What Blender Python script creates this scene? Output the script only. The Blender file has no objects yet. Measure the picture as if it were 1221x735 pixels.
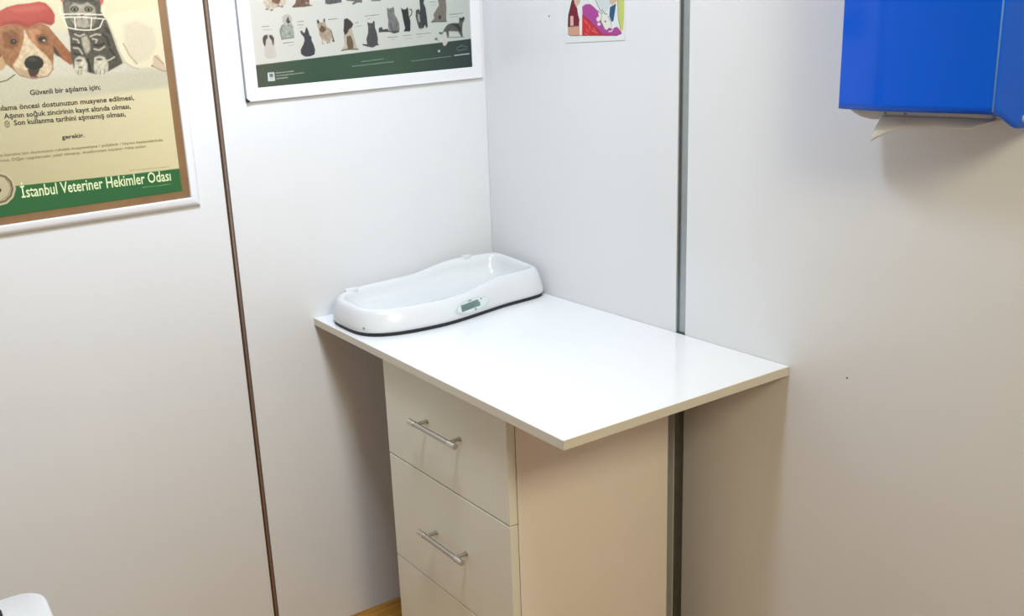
import bpy, bmesh, math
import numpy as np
from mathutils import Vector, Matrix

S = bpy.context.scene
C = S.collection
T = 0.861                     # height of the table top; the room corner is x = 0, y = 0, floor z = 0
CEIL = 2.45

# ------------------------------------------------------------------ camera, world, lights, exposure
cam_d = bpy.data.cameras.new('camera'); cam = bpy.data.objects.new('camera', cam_d); C.objects.link(cam)
F = Vector((-0.851325136, 0.449758029, -0.270117063)); R_ = Vector((0.484151444, 0.871827267, -0.074260322)); U = R_.cross(F)
M = Matrix((R_, U, -F)).transposed().to_4x4(); M.translation = Vector((2.08440888, -1.48453017, 0.6578051 + T))
cam.matrix_world = M
cam_d.sensor_width = 36; cam_d.lens = 1136.13 / 1221 * 36
cam_d.shift_x = 166.63 / 1221; cam_d.shift_y = -2.11 / 1221
cam_d.clip_start = 0.02
S.camera = cam

w = bpy.data.worlds.new('world'); S.world = w; w.use_nodes = True
w.node_tree.nodes['Background'].inputs[0].default_value = (0.8, 0.88, 1, 1)
w.node_tree.nodes['Background'].inputs[1].default_value = 0.0

def area(name, loc, size, power, col, rot=(0, 0, 0)):
    d = bpy.data.lights.new(name, 'AREA'); d.shape = 'RECTANGLE'; d.size, d.size_y = size
    d.energy = power; d.color = col
    o = bpy.data.objects.new(name, d); C.objects.link(o); o.location = loc; o.rotation_euler = rot
    return o
def aim(d): return Vector(d).to_track_quat('-Z', 'Y').to_euler()
area('ceiling_lamp', (0.98, -0.86, CEIL - 0.10), (0.3, 0.3), 35, (0.75, 0.86, 1.0), aim((-0.85, -0.34, -0.75)))
area('fill_lamp', (2.6, -0.9, CEIL - 0.20), (0.5, 0.5), 31, (1.0, 0.90, 0.62), aim((-1, -0.15, -0.65)))  # added warm fill for the left wall and cabinet side, no known fixture

vs = S.view_settings
vs.view_transform = 'Standard'; vs.look = 'None'; vs.exposure = -0.36; vs.gamma = 1; vs.use_curve_mapping = False

# ------------------------------------------------------------------ helpers
def lin(c):
    c = np.asarray(c, float) / 255
    return np.where(c <= 0.04045, c / 12.92, ((c + 0.055) / 1.055) ** 2.4)
def mat(name, rgb, rough=0.4, metal=0.0, noise=0.0, nscale=8.0, bump=0.0, bscale=200, **kw):
    m = bpy.data.materials.new(name); m.use_nodes = True
    nt = m.node_tree; b = nt.nodes['Principled BSDF']
    col = (*lin(rgb), 1)
    b.inputs['Base Color'].default_value = col
    b.inputs['Roughness'].default_value = rough; b.inputs['Metallic'].default_value = metal
    for k, v in kw.items(): b.inputs[k.replace('_', ' ')].default_value = v
    tc = nt.nodes.new('ShaderNodeTexCoord')
    if noise:
        n = nt.nodes.new('ShaderNodeTexNoise'); n.inputs['Scale'].default_value = nscale; n.inputs['Detail'].default_value = 4
        r = nt.nodes.new('ShaderNodeValToRGB')
        r.color_ramp.elements[0].color = (*[c * (1 - noise) for c in col[:3]], 1)
        r.color_ramp.elements[1].color = (*[min(1, c * (1 + noise)) for c in col[:3]], 1)
        r.color_ramp.elements[0].position = 0.3; r.color_ramp.elements[1].position = 0.7
        nt.links.new(tc.outputs['Object'], n.inputs['Vector']); nt.links.new(n.outputs['Fac'], r.inputs['Fac'])
        nt.links.new(r.outputs['Color'], b.inputs['Base Color'])
    if bump:
        n = nt.nodes.new('ShaderNodeTexNoise'); n.inputs['Scale'].default_value = bscale
        u = nt.nodes.new('ShaderNodeBump'); u.inputs['Strength'].default_value = bump; u.inputs['Distance'].default_value = 0.001
        nt.links.new(tc.outputs['Object'], n.inputs['Vector']); nt.links.new(n.outputs['Fac'], u.inputs['Height'])
        nt.links.new(u.outputs['Normal'], b.inputs['Normal'])
    return m
def add_box(bm, x0, x1, y0, y1, z0, z1):
    v = [bm.verts.new(p) for p in ((x0,y0,z0),(x1,y0,z0),(x1,y1,z0),(x0,y1,z0),(x0,y0,z1),(x1,y0,z1),(x1,y1,z1),(x0,y1,z1))]
    fs = [bm.faces.new([v[i] for i in f]) for f in ((3,2,1,0),(4,5,6,7),(0,1,5,4),(1,2,6,5),(2,3,7,6),(3,0,4,7))]
    return fs
def box(x0, x1, y0, y1, z0, z1, bevel=0, seg=2):
    bm = bmesh.new(); add_box(bm, x0, x1, y0, y1, z0, z1)
    if bevel: bmesh.ops.bevel(bm, geom=bm.edges[:], offset=bevel, segments=seg, affect='EDGES', profile=0.5)
    return bm
def add_tube(bm, a, b, r, n=20, r2=None):
    a, b = Vector(a), Vector(b); r2 = r if r2 is None else r2
    d = (b - a).normalized(); s = d.orthogonal().normalized(); t = d.cross(s)
    A = [bm.verts.new(a + (s * math.cos(q) + t * math.sin(q)) * r) for q in [2*math.pi*i/n for i in range(n)]]
    B = [bm.verts.new(b + (s * math.cos(q) + t * math.sin(q)) * r2) for q in [2*math.pi*i/n for i in range(n)]]
    for i in range(n): bm.faces.new([A[i], A[(i+1) % n], B[(i+1) % n], B[i]])
    bm.faces.new(A[::-1]); bm.faces.new(B)
def tube(a, b, r, n=20, bevel=0, r2=None):
    bm = bmesh.new(); add_tube(bm, a, b, r, n, r2)
    if bevel:
        es = [e for e in bm.edges if any(len(f.verts) > 4 for f in e.link_faces)]
        bmesh.ops.bevel(bm, geom=es, offset=bevel, segments=2, affect='EDGES', profile=0.5)
    return bm
def link(name, me, m, parent=None, smooth=None):
    if m: me.materials.append(m)
    o = bpy.data.objects.new(name, me); C.objects.link(o)
    if parent: o.parent = parent; o.matrix_parent_inverse = Matrix.Identity(4)
    return o
def obj(name, bm, m, parent=None, origin=None, smooth=False):
    """links the mesh; coordinates are world ones, shifted to the parent's or own origin"""
    off = Vector((0, 0, 0))
    if parent:
        q = parent
        while q: off += q.location; q = q.parent
    elif origin: off = Vector(origin)
    if off.length: bmesh.ops.translate(bm, verts=bm.verts[:], vec=-off)
    bmesh.ops.recalc_face_normals(bm, faces=bm.faces[:])
    me = bpy.data.meshes.new(name); bm.to_mesh(me); bm.free()
    if smooth:
        for p in me.polygons: p.use_smooth = True
        if smooth != 'all': me.set_sharp_from_angle(angle=math.radians(38))
    o = link(name, me, m, parent)
    if origin and not parent: o.location = origin
    return o
def thing(name, label, cat, loc):
    o = bpy.data.objects.new(name, None); C.objects.link(o); o.location = loc
    o.empty_display_size = 0.05
    o['label'] = label; o['category'] = cat
    return o
def struct(name, bm, m, label=None, cat=None):
    o = obj(name, bm, m); o['kind'] = 'structure'
    if label: o['label'] = label; o['category'] = cat
    return o
def prism(poly, axis, a, b):
    """closed polygon extruded along an axis (0 x, 1 y, 2 z) from a to b"""
    bm = bmesh.new()
    def P(u, v, t): return {0: (t, u, v), 1: (u, t, v), 2: (u, v, t)}[axis]
    A = [bm.verts.new(P(u, v, a)) for u, v in poly]; B = [bm.verts.new(P(u, v, b)) for u, v in poly]
    n = len(poly)
    for i in range(n): bm.faces.new([A[i], A[(i+1) % n], B[(i+1) % n], B[i]])
    bm.faces.new(A[::-1]); bm.faces.new(B)
    return bm

# ------------------------------------------------------------------ materials
PANEL = mat('white_laminate_panel', (222, 223, 226), 0.27, noise=0.012, nscale=3)
PANEL2 = mat('white_plaster', (222, 221, 218), 0.6, noise=0.015, nscale=3)
CORE = mat('dark_joint_core', (58, 50, 44), 0.7)
ALU = mat('brushed_aluminium_profile', (166, 173, 176), 0.3, 0.95, noise=0.05, nscale=40)
ALU_L = mat('pale_profile_rib', (178, 156, 144), 0.3, 0.9)
EDGE_GLINT = mat('painted_edge_highlight', (96, 160, 245), 0.06, Coat_Weight=1.0, Coat_Roughness=0.03)  # pale blue that paints a highlight on the cover edge
ALU_B = mat('bronze_aluminium_profile', (130, 112, 100), 0.4, 0.5)
TOP = mat('white_gloss_laminate', (236, 238, 242), 0.16, noise=0.006, nscale=4, Specular_IOR_Level=0.5)
EDGE = mat('cream_edge_band', (214, 208, 196), 0.45)
CARC = mat('cream_white_melamine', (240, 231, 224), 0.38, noise=0.012, nscale=5)
FRONT = mat('drawer_front_melamine', (229, 228, 217), 0.33, noise=0.012, nscale=5)
DARK = mat('dark_gap', (40, 36, 32), 0.8)
CHROME = mat('satin_nickel', (186, 182, 174), 0.28, 1.0)
NICKEL_D = mat('polished_nickel', (205, 200, 192), 0.14, 1.0)
SCALE = mat('white_scale_plastic', (216, 219, 223), 0.22, noise=0.004, nscale=6, Coat_Weight=0.2)
RUBBER = mat('black_rubber', (22, 22, 26), 0.55)
BEZEL = mat('pale_display_bezel', (212, 222, 224), 0.25)
LCD = mat('grey_green_lcd', (112, 134, 134), 0.15)
LCD_D = mat('dark_lcd_segment', (92, 118, 118), 0.3)
BTN = mat('grey_button', (128, 134, 138), 0.4)
FRAME = mat('white_powder_coated_frame', (226, 227, 231), 0.3, noise=0.01, nscale=9)
FRAME_SHADE = mat('shaded_frame_grey', (150, 152, 156), 0.35, 0.5)  # darker copy of the frame white, shade put into the colour
BLACK = mat('black_plastic', (14, 14, 14), 0.4)
BROWN = mat('brown_hardboard', (126, 94, 60), 0.6, noise=0.10, nscale=14, bump=0.2, bscale=300)
WHITE_P = mat('white_dispenser_plastic', (218, 216, 210), 0.35)
PAPER = mat('white_paper_towel', (225, 220, 212), 0.85, bump=0.4, bscale=400)
BIN = mat('white_bin_plastic', (232, 233, 236), 0.3)
CARDP = mat('white_card', (226, 230, 230), 0.5)
INK = mat('dark_olive_ink', (58, 52, 38), 0.5)
INK_L = mat('faint_olive_ink', (134, 122, 86), 0.5)
INK_W = mat('cream_ink', (214, 224, 178), 0.5)
BLUE = mat('translucent_blue_plastic', (0, 94, 232), 0.14, Transmission_Weight=0.10, Specular_IOR_Level=0.22, IOR=1.45)
BLUE_S = mat('blue_moulded_rib', (0, 60, 170), 0.15)

def print_mat(name, gain=1.0):
    m = bpy.data.materials.new(name); m.use_nodes = True; nt = m.node_tree; b = nt.nodes['Principled BSDF']
    a = nt.nodes.new('ShaderNodeVertexColor'); a.layer_name = 'ink'
    nt.links.new(a.outputs['Color'], b.inputs['Base Color'])
    b.inputs['Roughness'].default_value = 0.3
    return m

def floor_mat():
    m = mat('golden_oak_laminate', (176, 122, 40), 0.35); nt = m.node_tree; b = nt.nodes['Principled BSDF']
    tc = nt.nodes.new('ShaderNodeTexCoord'); mp = nt.nodes.new('ShaderNodeMapping'); mp.inputs['Scale'].default_value = (14, 1.6, 1)
    n = nt.nodes.new('ShaderNodeTexNoise'); n.inputs['Scale'].default_value = 3; n.inputs['Detail'].default_value = 8
    r = nt.nodes.new('ShaderNodeValToRGB')
    r.color_ramp.elements[0].color = (*lin((146, 92, 24)), 1); r.color_ramp.elements[1].color = (*lin((198, 146, 56)), 1)
    r.color_ramp.elements[0].position = 0.35; r.color_ramp.elements[1].position = 0.68
    nt.links.new(tc.outputs['Object'], mp.inputs['Vector']); nt.links.new(mp.outputs['Vector'], n.inputs['Vector'])
    nt.links.new(n.outputs['Fac'], r.inputs['Fac']); nt.links.new(r.outputs['Color'], b.inputs['Base Color'])
    return m
FLOOR = floor_mat()
POSTER_DOG = [('p',(214,206,184),8,3,[(-1256.8,1586.9),(-1105.8,1588.4),(-970.6,1568.8),(-855.1,1518.8),(-837,1464.4),(-864.3,1452.3),(-985.1,1472.3),(-1102.1,1473.3),(-1276.9,1475.5)]),
('p',(206,198,172),14,2,[(-1269.9,1514.3),(-1121.9,1490.9),(-982.7,1488.5),(-833.8,1488.4),(-839,1450),(-1129.7,1443.7),(-1282,1447.3)]),
('p',(196,160,118),2,0,[(-1192.5,1543.4),(-1171.8,1537.5),(-1169.7,1524),(-1180.6,1511.5),(-1201.3,1517.6)]),
('p',(120,80,50),2.5,4,[(-1185.7,1582.4),(-1167.2,1589.9),(-1168.8,1554.9),(-1178.2,1537.9),(-1194,1534.7),(-1211.6,1544.8),(-1212.8,1562.4)]),
('p',(158,100,66),2.5,4,[(-1076.6,1588.9),(-1067.5,1574.9),(-1058.3,1560.8),(-1047.1,1544.2),(-1037.4,1532.1),(-1035,1518.2),(-1045.2,1512.1),(-1057.6,1522.2),(-1069.4,1534.4),(-1075.6,1552.9)]),
('p',(70,58,50),4,0,[(-1076,1557.5),(-1068,1543.4),(-1061,1529.3),(-1069.8,1532.2),(-1077.4,1541.8)]),
('p',(158,108,72),3,4,[(-1174.8,1595.8),(-1137.3,1599.1),(-1118.5,1592.5),(-1093,1598.7),(-1076.4,1590),(-1072.6,1568.5),(-1074.6,1541.6),(-1081.6,1508.1),(-1091.7,1495.2),(-1112.6,1492.4),(-1124.1,1491.1),(-1145.5,1497.4),(-1158.5,1512),(-1171.9,1524.2),(-1177.5,1542.3),(-1180.2,1564.5)]),
('p',(196,138,96),8,4,[(-1117.2,1586.9),(-1099.2,1588),(-1096.2,1578.9),(-1108.7,1570.8),(-1102.4,1554.8),(-1111.3,1555.4),(-1118.7,1571.5)]),
('p',(132,82,52),7,5,[(-1168.3,1583.4),(-1149.9,1588.9),(-1136.2,1579.2),(-1142,1557.5),(-1156.2,1551.8),(-1168.8,1554.9)]),
('p',(128,82,54),7,5,[(-1105.8,1575.1),(-1085.1,1578.2),(-1080.1,1566.7),(-1084.5,1553.6),(-1102,1557)]),
('p',(216,192,156),4,6,[(-1127.3,1586.4),(-1123.9,1586.9),(-1119.8,1571.5),(-1105.4,1550.5),(-1091.9,1536.1),(-1082.1,1519.5),(-1083,1503.6),(-1091.7,1495.2),(-1112.6,1492.4),(-1124.1,1491.1),(-1145.5,1497.4),(-1156.6,1510.7),(-1158.8,1520.9),(-1145.7,1535.5),(-1134.4,1557),(-1128.1,1572.1)]),
('p',(190,160,125),7,0,[(-1157.8,1516.4),(-1141.1,1510.6),(-1122.3,1502.3),(-1111.5,1499.1),(-1121.7,1492.1),(-1145.4,1497.9)]),
('p',(46,36,30),3,0,[(-1143.4,1565.3),(-1144.7,1562.8),(-1147.4,1561),(-1150.8,1560.5),(-1153.9,1561.5),(-1156,1563.5),(-1156.4,1566.2),(-1155.1,1568.8),(-1152.4,1570.5),(-1149,1571),(-1145.9,1570.1),(-1143.8,1568)]),
('p',(150,140,130),1.5,0,[(-1147.4,1566.3),(-1147.7,1565.6),(-1148.3,1565.2),(-1149.1,1565.1),(-1149.9,1565.3),(-1150.3,1565.8),(-1150.4,1566.5),(-1150.1,1567.1),(-1149.5,1567.6),(-1148.7,1567.7),(-1148,1567.5),(-1147.5,1566.9)]),
('p',(52,40,32),3,0,[(-1084.8,1565.9),(-1086.4,1563),(-1089.9,1561),(-1094.3,1560.5),(-1098.4,1561.6),(-1101.1,1564),(-1101.7,1567),(-1100.1,1569.9),(-1096.7,1571.9),(-1092.3,1572.4),(-1088.2,1571.4),(-1085.5,1569)]),
('p',(190,182,165),2,0,[(-1087.6,1563.9),(-1088.2,1562.8),(-1089.5,1562.1),(-1091.1,1561.9),(-1092.6,1562.3),(-1093.6,1563.1),(-1093.9,1564.3),(-1093.3,1565.4),(-1092,1566.1),(-1090.4,1566.3),(-1088.9,1565.9),(-1087.9,1565)]),
('p',(30,26,22),1.5,0,[(-1092.6,1566.4),(-1093.2,1565),(-1094.5,1564),(-1096,1563.8),(-1097.4,1564.2),(-1098.3,1565.4),(-1098.4,1566.8),(-1097.8,1568.2),(-1096.6,1569.2),(-1095.1,1569.5),(-1093.7,1569),(-1092.8,1567.9)]),
('p',(38,38,36),3,0,[(-1098.1,1520.3),(-1101.9,1513.1),(-1109.8,1508.3),(-1119.7,1507.1),(-1128.9,1509.8),(-1135,1515.7),(-1136.3,1523.2),(-1132.5,1530.3),(-1124.7,1535.1),(-1114.9,1536.4),(-1105.6,1533.7),(-1099.5,1527.8)]),
('p',(66,68,64),6,0,[(-1110.1,1528.4),(-1111.6,1526.5),(-1115.1,1525.3),(-1119.6,1525.1),(-1124,1525.9),(-1127,1527.7),(-1127.8,1529.7),(-1126.3,1531.6),(-1122.8,1532.9),(-1118.3,1533.1),(-1114,1532.2),(-1111,1530.5)]),
('p',(70,55,48),2,0,[(-1132.2,1509.9),(-1107.8,1507.9),(-1113.8,1499.3),(-1121.4,1494.3),(-1129.4,1497.2)]),
('p',(120,70,62),2,0,[(-1113.2,1494.3),(-1114.5,1493.4),(-1117.5,1492.9),(-1121.6,1492.9),(-1125.5,1493.6),(-1128.3,1494.5),(-1129.2,1495.6),(-1128,1496.5),(-1125,1497),(-1120.9,1497),(-1117,1496.4),(-1114.1,1495.4)]),
('l',(120,90,66),1.2,0,[(-1160.3,1514.3),(-1149.5,1500),(-1124.2,1490.7),(-1094.3,1493.6),(-1080.5,1508)]),
('l',(92,82,62),2,0,[(-1200.8,1495.4),(-1188.7,1489.9),(-1175.1,1492.1),(-1158,1501.8)]),
('p',(178,70,62),2.5,3,[(-1204.7,1620.2),(-1182.9,1623.4),(-1165.3,1625.7),(-1151.3,1632.1),(-1131,1636.3),(-1108.9,1637),(-1088.5,1639.5),(-1075.7,1636),(-1066.2,1624.9),(-1061.4,1612.5),(-1064.4,1597.1),(-1071.4,1592.6),(-1082.1,1596.3),(-1092.8,1599.8),(-1106.8,1596.2),(-1118.6,1591.8),(-1129.1,1595.3),(-1137.3,1598.7),(-1156.9,1599.2),(-1170.5,1595.6),(-1204.6,1596.5)]),
('p',(156,56,52),8,0,[(-1164.6,1605),(-1134,1605.5),(-1115.6,1596.7),(-1092.1,1604.2),(-1068,1599.5),(-1073.6,1593.2),(-1093,1598.7),(-1118.7,1591.4),(-1137.3,1598.7),(-1165.9,1597.5)]),
('p',(192,88,76),10,0,[(-1147.6,1628),(-1109.6,1632.6),(-1087.2,1633.7),(-1072.7,1626.4),(-1091.6,1620.7),(-1133.6,1620.8)]),
('p',(84,80,70),3,7,[(-1040.2,1586.7),(-1038.3,1566.3),(-1041.8,1532.4),(-1040.3,1504.8),(-1019,1498.5),(-1008,1493),(-996.6,1489.7),(-972.2,1492.4),(-937.3,1507.2),(-945.4,1539.4),(-951.4,1567.6),(-958.8,1597.8),(-968.2,1614.3),(-963.7,1636.7),(-964.5,1654.7),(-977.1,1664.2),(-1016.2,1665.8),(-1036.1,1655.6),(-1042,1640.4),(-1042.9,1620.4),(-1041.5,1600.2)]),
('p',(110,104,92),4,4,[(-1038.1,1635.7),(-1028.7,1637.5),(-1025.4,1621.7),(-1031.9,1595.2),(-1024.5,1583.5),(-1039.3,1592.3),(-1042.4,1615.9)]),
('p',(168,158,140),5,5,[(-1029.3,1626.4),(-1021.1,1634.9),(-1005.7,1629.7),(-991.2,1633.5),(-978.6,1623.9),(-978.1,1603.5),(-986.6,1586.9),(-1006,1582.8),(-1024,1586.9),(-1031.2,1599.7)]),
('p',(120,112,98),5,4,[(-1028.8,1615.2),(-1016.9,1610.1),(-1020.5,1594.5),(-1028.9,1599.5)]),
('p',(125,116,102),5,4,[(-995.6,1604.4),(-979.5,1610.3),(-984.9,1590.2),(-996.9,1588.6)]),
('p',(60,56,48),2,0,[(-1011.7,1621),(-1013.3,1618.2),(-1016.8,1616.3),(-1021.3,1615.7),(-1025.5,1616.7),(-1028.4,1619),(-1029.1,1621.9),(-1027.5,1624.8),(-1024,1626.7),(-1019.5,1627.3),(-1015.3,1626.3),(-1012.4,1624)]),
('p',(128,136,110),1.2,0,[(-1014.9,1621.2),(-1016,1619.2),(-1018.2,1617.9),(-1021,1617.5),(-1023.7,1618.2),(-1025.5,1619.7),(-1025.9,1621.8),(-1024.8,1623.7),(-1022.6,1625.1),(-1019.8,1625.5),(-1017.1,1624.8),(-1015.3,1623.2)]),
('p',(20,18,16),1,0,[(-1018,1620.9),(-1018.5,1619.4),(-1019.6,1618.3),(-1021,1617.9),(-1022.2,1618.4),(-1022.9,1619.6),(-1023,1621.2),(-1022.4,1622.7),(-1021.3,1623.8),(-1020,1624.2),(-1018.8,1623.7),(-1018.1,1622.5)]),
('p',(60,56,48),2,0,[(-983.2,1619.6),(-984.9,1616.7),(-988.4,1614.8),(-993,1614.2),(-997.2,1615.2),(-1000.1,1617.5),(-1000.9,1620.5),(-999.2,1623.3),(-995.7,1625.3),(-991.2,1625.8),(-986.9,1624.8),(-984,1622.5)]),
('p',(128,136,110),1.2,0,[(-986.5,1619.7),(-987.5,1617.8),(-989.8,1616.4),(-992.7,1616),(-995.4,1616.7),(-997.2,1618.3),(-997.6,1620.3),(-996.6,1622.3),(-994.3,1623.7),(-991.4,1624.1),(-988.7,1623.4),(-986.9,1621.8)]),
('p',(20,18,16),1,0,[(-989.6,1619.5),(-990.2,1617.9),(-991.3,1616.8),(-992.6,1616.5),(-993.8,1616.9),(-994.6,1618.1),(-994.7,1619.7),(-994.1,1621.3),(-993,1622.4),(-991.6,1622.7),(-990.4,1622.2),(-989.7,1621)]),
('p',(95,70,62),1.5,0,[(-1012.7,1611.7),(-1001.6,1611.1),(-1007.7,1605.1)]),
('l',(80,70,60),1.5,0,[(-1008.1,1605.1),(-1008.9,1600.2)]),
('l',(60,56,50),2.5,0,[(-1037.9,1644.6),(-1020.8,1636.7),(-1004.2,1639.7),(-988.6,1635.2),(-966.5,1641.3)]),
('l',(60,56,50),2,0,[(-1009.1,1652.2),(-1007.8,1638.7),(-1006.9,1634.2)]),
('l',(60,56,50),2,0,[(-993,1651.5),(-998.6,1638.3),(-1001.6,1634)]),
('p',(202,96,90),3,0,[(-1047.9,1667.1),(-1032.5,1664.3),(-1037.9,1644.6),(-1041.5,1635.9),(-1045.2,1638.3),(-1045.3,1649.4)]),
('p',(202,96,90),3,0,[(-965.5,1663.7),(-955.8,1649.8),(-959.6,1632),(-964.2,1625.4),(-967,1634.6),(-965.8,1645.8)]),
('p',(180,170,148),6,6,[(-1015.8,1564.8),(-1003.5,1568.6),(-998.9,1552.3),(-1001,1538.7),(-1009.4,1530.1),(-1015.5,1544.3)]),
('l',(186,176,154),3.6,0,[(-1032.3,1563.6),(-1023.4,1560.8),(-1022,1555)]),
('l',(186,176,154),3.6,0,[(-1033.9,1545.5),(-1023.7,1543.7),(-1018.4,1533)]),
('l',(186,176,154),3.6,0,[(-992.9,1561),(-983.8,1558.2),(-987,1553.3)]),
('l',(186,176,154),3.6,0,[(-992.5,1540.4),(-982.3,1537.3),(-970.6,1543.4)]),
('l',(186,176,154),3.6,0,[(-973.9,1513.5),(-961.3,1517.2),(-953.4,1521.3)]),
('l',(186,176,154),3.6,0,[(-1027.4,1572.4),(-1018.8,1567.7),(-1007.8,1571.1)]),
('l',(186,176,154),3.6,0,[(-996.9,1565.9),(-984.5,1569.7),(-975.2,1567.9)]),
('l',(38,36,30),3.5,0,[(-1008.5,1520.8),(-1007.1,1506.8),(-1007,1496.4)]),
('l',(48,46,40),4,0,[(-1036.3,1552.5),(-1022.7,1550.5),(-1016.6,1544.3)]),
('l',(48,46,40),4,0,[(-992.4,1548.4),(-980.9,1546.5),(-970.7,1550.4)]),
('l',(48,46,40),4,0,[(-970.4,1568.8),(-962.3,1559),(-959.6,1545)]),
('l',(48,46,40),4,0,[(-963.6,1582.1),(-957,1570.2)]),
('l',(48,46,40),4,0,[(-960.6,1538.1),(-952.7,1525.9)]),
('l',(48,46,40),4,0,[(-1034.6,1534.2),(-1023.4,1531.1)]),
('p',(206,196,172),4,5,[(-1035.2,1522.8),(-1026,1529),(-1015,1524.7),(-1011.1,1511.7),(-1013.9,1493.4),(-1022.6,1490.7),(-1035.8,1488.8),(-1040.1,1495.6),(-1038.5,1509.3)]),
('p',(206,196,172),4,5,[(-995.1,1523.2),(-983.8,1527),(-972.5,1522.7),(-967.4,1508.4),(-971.1,1492.3),(-982.6,1487.4),(-996.8,1488.5),(-999.9,1499.3)]),
('p',(90,84,72),3,0,[(-1021.4,1519.4),(-1022.4,1518.1),(-1024.8,1517.3),(-1027.9,1517.2),(-1030.8,1517.8),(-1032.9,1518.9),(-1033.5,1520.4),(-1032.4,1521.7),(-1030.1,1522.5),(-1027,1522.6),(-1024.1,1522),(-1022,1520.9)]),
('p',(90,84,72),3,0,[(-977.9,1518.5),(-979.1,1517.4),(-981.8,1516.8),(-985.4,1516.7),(-988.9,1517.3),(-991.3,1518.3),(-992.1,1519.5),(-991,1520.6),(-988.3,1521.3),(-984.7,1521.3),(-981.2,1520.7),(-978.7,1519.7)]),
('p',(110,102,88),3,0,[(-1021.5,1505.6),(-1022.2,1504.9),(-1024,1504.4),(-1026.3,1504.4),(-1028.6,1504.8),(-1030.2,1505.5),(-1030.7,1506.3),(-1030,1507.1),(-1028.2,1507.5),(-1025.9,1507.6),(-1023.6,1507.2),(-1022,1506.5)]),
('l',(110,100,84),1.2,0,[(-1031.6,1500.7),(-1033.6,1492.7)]),
('l',(110,100,84),1.2,0,[(-1024.7,1500.1),(-1026.6,1492.2)]),
('l',(110,100,84),1.2,0,[(-994.2,1497.7),(-996.2,1489.7)]),
('l',(110,100,84),1.2,0,[(-986,1497),(-987.9,1489)]),
('l',(110,100,84),1.2,0,[(-977.7,1496.3),(-979.6,1488.3)]),
('l',(240,232,208),2.4,0,[(-1050.9,1613),(-1008.5,1611.4),(-963.4,1607.2),(-960.5,1602.5)]),
('l',(240,232,208),2.4,0,[(-1048.4,1606.9),(-1007.2,1605.1),(-959.9,1598.4)]),
('l',(240,232,208),2.4,0,[(-1045,1602.7),(-1040.2,1586.7),(-1025.9,1582.2),(-1006.5,1579.2),(-987.8,1578.5),(-974.2,1582.7),(-965.6,1597.1)]),
('l',(240,232,208),2.4,0,[(-1022.8,1605.9),(-1024.2,1582.3)]),
('l',(240,232,208),2.4,0,[(-988.5,1601.8),(-993.7,1578.9)]),
('l',(240,232,208),2.4,0,[(-1049.7,1627.4),(-1049.7,1613)]),
('l',(240,232,208),2.4,0,[(-959.8,1622.9),(-963.4,1607.2)]),
('p',(236,224,190),4,2,[(-958.8,1597.8),(-952.7,1590.6),(-944.6,1564.8),(-939.7,1532),(-926.5,1505.2),(-908.4,1494.3),(-883.4,1494.7),(-846.8,1484.6),(-822,1497.1),(-807.4,1605.8),(-856.1,1617.7),(-906,1613.3),(-940.5,1608.3)]),
('p',(224,210,180),10,2,[(-924.8,1584.4),(-894.4,1591.9),(-862.3,1573.7),(-859.7,1538.1),(-881,1511.2),(-911.9,1504.1),(-927,1535.8)]),
('l',(196,186,160),3,0,[(-956.3,1590.8),(-950.2,1567.5),(-943.9,1536.9),(-935.6,1510.6),(-917.8,1497.4),(-903.6,1493)]),
('l',(190,170,140),3,0,[(-930.1,1547.6),(-921.4,1523.6),(-907,1503.7)]),
('p',(214,190,160),4,0,[(-870.4,1515.2),(-859.8,1519.1),(-847.4,1499.1),(-842.1,1481.8),(-859.1,1488),(-873.3,1495.1)]),
('p',(120,92,76),3,0,[(-872.5,1496.7),(-872.9,1495.9),(-873.8,1495.4),(-875,1495.3),(-876.1,1495.6),(-876.8,1496.2),(-877,1497.1),(-876.6,1497.9),(-875.7,1498.4),(-874.5,1498.6),(-873.4,1498.2),(-872.7,1497.6)]),
('l',(160,138,116),2,0,[(-866.4,1517.2),(-856.4,1507),(-849.9,1499.3)]),
('l',(165,140,120),2,0,[(-872,1495),(-854.4,1485.2),(-839.5,1482.1)]),
('p',(54,112,66),0.6,1,[(-1443.1,1278.2),(-1194.8,1280.8),(-1089.7,1277.9),(-964.8,1273.8),(-828.4,1271.4),(-830.2,1198.1),(-1065.8,1205.1),(-1237,1208.3),(-1456.7,1207.9)]),
('l',(214,216,160),1.1,0,[(-1442.8,1279.8),(-1194.6,1282),(-1089.5,1279.1),(-964.6,1275.1),(-828.3,1272.7)]),
('p',(214,204,172),0.7,0,[(-1194.1,1275),(-1201.7,1258.1),(-1216.3,1247),(-1234,1244.8),(-1250,1252),(-1259.9,1266.4),(-1261.3,1284.3),(-1253.9,1300.9),(-1239.5,1311.9),(-1222.1,1314.3),(-1206,1307.5),(-1195.8,1293.1)]),
('p',(128,112,78),0.7,0,[(-1198.5,1275.6),(-1205.1,1260.8),(-1217.8,1251.2),(-1233.2,1249.2),(-1247.1,1255.5),(-1255.8,1268.1),(-1257.1,1283.7),(-1250.6,1298.3),(-1238.1,1307.9),(-1222.8,1310),(-1208.8,1304),(-1199.9,1291.4)]),
('p',(208,194,160),0.7,0,[(-1202.9,1276.2),(-1208.5,1263.6),(-1219.4,1255.3),(-1232.5,1253.6),(-1244.3,1258.9),(-1251.7,1269.8),(-1252.8,1283.2),(-1247.2,1295.6),(-1236.6,1303.8),(-1223.6,1305.6),(-1211.7,1300.5),(-1204.1,1289.7)]),
('l',(120,100,70),0.9,0,[(-1211.6,1298.7),(-1205.3,1287.5),(-1204.9,1275.3),(-1212.9,1262.5),(-1225.6,1255.6)]),
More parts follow.
